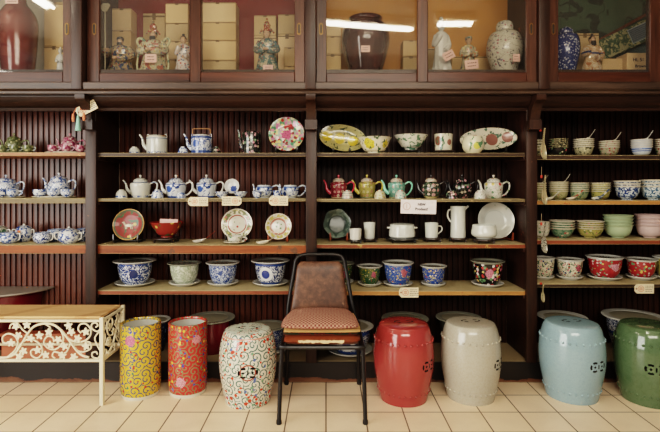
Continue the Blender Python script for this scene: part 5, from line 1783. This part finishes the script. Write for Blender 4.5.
def bench_top():
    t = NT('plywood_top')
    v = t.mapping(rot=(0, 0, R(38)))
    sep = t.n('ShaderNodeSeparateXYZ')
    t.l(v, sep.inputs[0])
    s = t.math('GREATER_THAN', t.math('SINE', t.math('MULTIPLY_ADD', sep.outputs[0], 17.0, 1.3)), .90)
    n = t.noise(20, 5, t.mapping(scale=(.15, 1, 1)), .3)
    c = t.ramp(n, [(.35, srgb((200, 156, 108))), (.7, srgb((216, 178, 130)))])
    c = t.mix(t.math('MULTIPLY', s, .7), c, srgb((178, 130, 82)))
    t.col(c)
    t.b.inputs['Roughness'].default_value = .45
    return t.m


mb = MB(); mb.box(-hx + .012, hx - .012, -hy + .006, hy - .006, BZ - .014, BZ); mb.bevel(.002, 1)
mb.build('bench_top', bench_top(), bench, smooth=False)
for sx in (-1, 1):
    for sy in (-1, 1):
        mb = MB(); mb.box(sx * hx - .011, sx * hx + .011, sy * hy - .011, sy * hy + .011, 0, BZ - .004); mb.bevel(.002, 1)
        mb.build('leg', IRON, bench)
for z, th in ((BZ - .030, .014), (.246, .016)):
    for sy in (-1, 1):
        mb = MB(); mb.box(-hx, hx, sy * hy - .008, sy * hy + .008, z, z + th); mb.bevel(.002, 1); mb.build('rail', IRON, bench)
    for sx in (-1, 1):
        mb = MB(); mb.box(sx * hx - .008, sx * hx + .008, -hy, hy, z, z + th); mb.bevel(.002, 1); mb.build('rail', IRON, bench)


def leaf(cu, cv, r, rot):
    pts = []
    for k in range(30):
        a = 2 * PI * k / 30
        q = r * (.78 + .26 * math.cos(5 * a)) * (1 - .10 * math.cos(a - PI))
        pts.append((cu + q * math.cos(a + rot), cv + q * math.sin(a + rot)))
    return pts


# one repeat of the vine, in panel units (0..490 wide, 0..195 high, read from the left, downwards)
STEMS = [
    ([(-50, 185), (0, 188), (50, 168), (88, 112), (118, 62), (150, 25), (200, 9), (250, 14), (290, 40), (320, 75), (350, 115), (375, 150), (408, 178), (440, 187)], 6.6),
    ([(60, 158), (80, 118), (118, 92), (160, 100), (190, 130), (194, 165), (170, 190), (142, 180), (134, 156), (150, 142)], 5.0),
    ([(292, 44), (306, 80), (298, 116), (262, 145), (222, 136), (203, 105), (222, 76), (250, 82), (256, 104)], 5.0),
    ([(330, 86), (366, 104), (410, 102), (444, 78), (450, 40), (424, 10), (394, 14), (384, 40), (400, 58)], 5.0),
    ([(344, 112), (322, 158), (290, 164), (258, 158), (248, 178), (262, 192)], 4.6),
    ([(12, 184), (50, 150), (66, 110), (50, 74), (14, 62), (-14, 80), (-10, 108), (14, 112)], 5.0),
    ([(118, 62), (90, 40), (62, 6), (30, 14), (22, 36)], 4.6),
    ([(375, 150), (410, 158), (450, 140), (446, 108), (420, 106)], 4.4),
    ([(208, 10), (236, 30), (232, 56)], 4.2),
]
CORNER = [([(500, 40), (482, 50), (456, 34), (456, 12), (476, 4), (488, 18), (476, 28)], 4.6),
          ([(494, 52), (472, 84), (482, 118), (496, 146)], 4.4),
          ([(500, 176), (486, 192), (460, 184), (458, 164), (478, 158), (486, 172)], 4.6)]
LEAVES = [(60, 22), (118, 12), (72, 68), (34, 110), (136, 84), (182, 70), (232, 50), (100, 150), (78, 180), (174, 146), (216, 170), (240, 120), (282, 90), (316, 126), (302, 176), (364, 180), (336, 18), (352, 50), (386, 84), (428, 50), (430, 126)]


def scroll_panel(length, to3, seed=1):
    """vine panel between the rails; u runs 0..length away from the right-hand leg"""
    z0, z1 = .262, BZ - .030
    k = (z1 - z0) / 195.0
    conv = lambda q, sh: ((500 - q[0] + sh) * k, z1 - q[1] * k)
    mb = MB()
    lv = []
    nrep = int(length / (490 * k)) + 2
    for rep in range(nrep):
        sh = 490 * rep
        for pts, th in STEMS + (CORNER if rep == 0 else []):
            c = crom([conv(q, sh) for q in pts], 6)
            c = [q for q in c if -.001 < q[0] < length]
            if len(c) > 3: mb.tube([to3(q[0], min(max(q[1], z0 + .002), z1 - .002), 0) for q in c], th * k * .95, 6)
        lv += [conv(q, sh) for q in LEAVES]
    o = mb.build('scrollwork', IRON, bench)
    rnd = random.Random(seed)
    for a, b in lv:
        if not (.02 < a < length - .02): continue
        b = min(max(b, z0 + .014), z1 - .014)
        m2 = MB()
        m2.prism(leaf(a, b, .0235, rnd.uniform(0, 6.28)), -.009, -.004, lambda p, q, d: to3(p, q, d))
        m2.build('ivy_leaf', IRON, o, smooth=False)
    return o


scroll_panel(BL - .02, lambda u, v, d: (hx - .01 - u, -hy + d, v), 1)
scroll_panel(BY1 - BY0 - .02, lambda u, v, d: (hx - d, -hy + .01 + u, v), 2)
scroll_panel(BY1 - BY0 - .02, lambda u, v, d: (-hx + d, -hy + .01 + u, v), 3)

# ================================================================== lamps, sky, camera
TUBE = bpy.data.materials.new('fluorescent_tube')
TUBE.use_nodes = True
tb = TUBE.node_tree.nodes['Principled BSDF']
tb.inputs['Emission Color'].default_value = (1.0, .90, .74, 1)
tb.inputs['Emission Strength'].default_value = 44
FIXT = plain('lamp_housing', (220, 216, 206), .5)


def lamp(label, c, ln, along, tilt=0):
    o = thing('ceiling_lamp', label, 'lamp', (c[0], c[1], 3.1), (0, 0, R(tilt) if along == 'x' else R(90)), 'fluorescent ceiling lamps')
    mb = MB(); mb.box(-ln / 2 - .04, ln / 2 + .04, -.06, .06, -.09, 0); mb.bevel(.006, 1); mb.build('housing', FIXT, o)
    for s in (-1, 1):
        mb = MB(); mb.tube([(-ln / 2, s * .03, -.115), (ln / 2, s * .03, -.115)], .016, 10); mb.build('tube', TUBE, o)


lamp('fluorescent ceiling lamp above the right middle shelves', (.42, .62), 1.1, 'x', -13)
lamp('fluorescent ceiling lamp above the right shelves', (1.39, .62), .36, 'x')
lamp('fluorescent ceiling lamp running towards the left wall of shelves', (-2.7, 1.7), 1.2, 'y')


def area(name, loc, target, sx, sy, power, color):
    l = bpy.data.lights.new(name, 'AREA')
    l.shape = 'RECTANGLE'; l.size = sx; l.size_y = sy; l.energy = power; l.color = color
    o = bpy.data.objects.new(name, l)
    COL.objects.link(o)
    o.location = loc
    o.rotation_euler = (Vector(target) - Vector(loc)).to_track_quat('-Z', 'Y').to_euler()
    return o


area('shop_window_daylight', (-3.6, -.6, 1.55), (.2, 3.0, 1.0), 2.6, 2.2, 130, (1.0, .97, .91))
area('room_fill_light', (.4, -1.3, 2.42), (.3, 3.0, 1.0), 2.6, .9, 70, (1.0, .91, .77))  # added fill from the front, no fixture behind it
w = bpy.data.worlds.new('World')
bpy.context.scene.world = w
w.use_nodes = True
bg = w.node_tree.nodes['Background']
bg.inputs[0].default_value = (1.0, .95, .87, 1)
bg.inputs[1].default_value = .12

cam = bpy.data.cameras.new('camera')
cam.sensor_width = 36
cam.sensor_fit = 'HORIZONTAL'
cam.lens = F / 660 * 36
cam.shift_x = (330 - CX) / 660
cam.shift_y = -(216 - CY) / 660
co = bpy.data.objects.new('camera', cam)
COL.objects.link(co)
co.location = (0, 0, HC)
co.rotation_euler = (R(90), 0, 0)
sc = bpy.context.scene
sc.camera = co
sc.view_settings.view_transform = 'Filmic'
sc.view_settings.look = 'High Contrast'
sc.view_settings.exposure = 0.38
sc.cycles.use_denoising = True
sc.cycles.max_bounces = 8
sc.cycles.transparent_max_bounces = 12
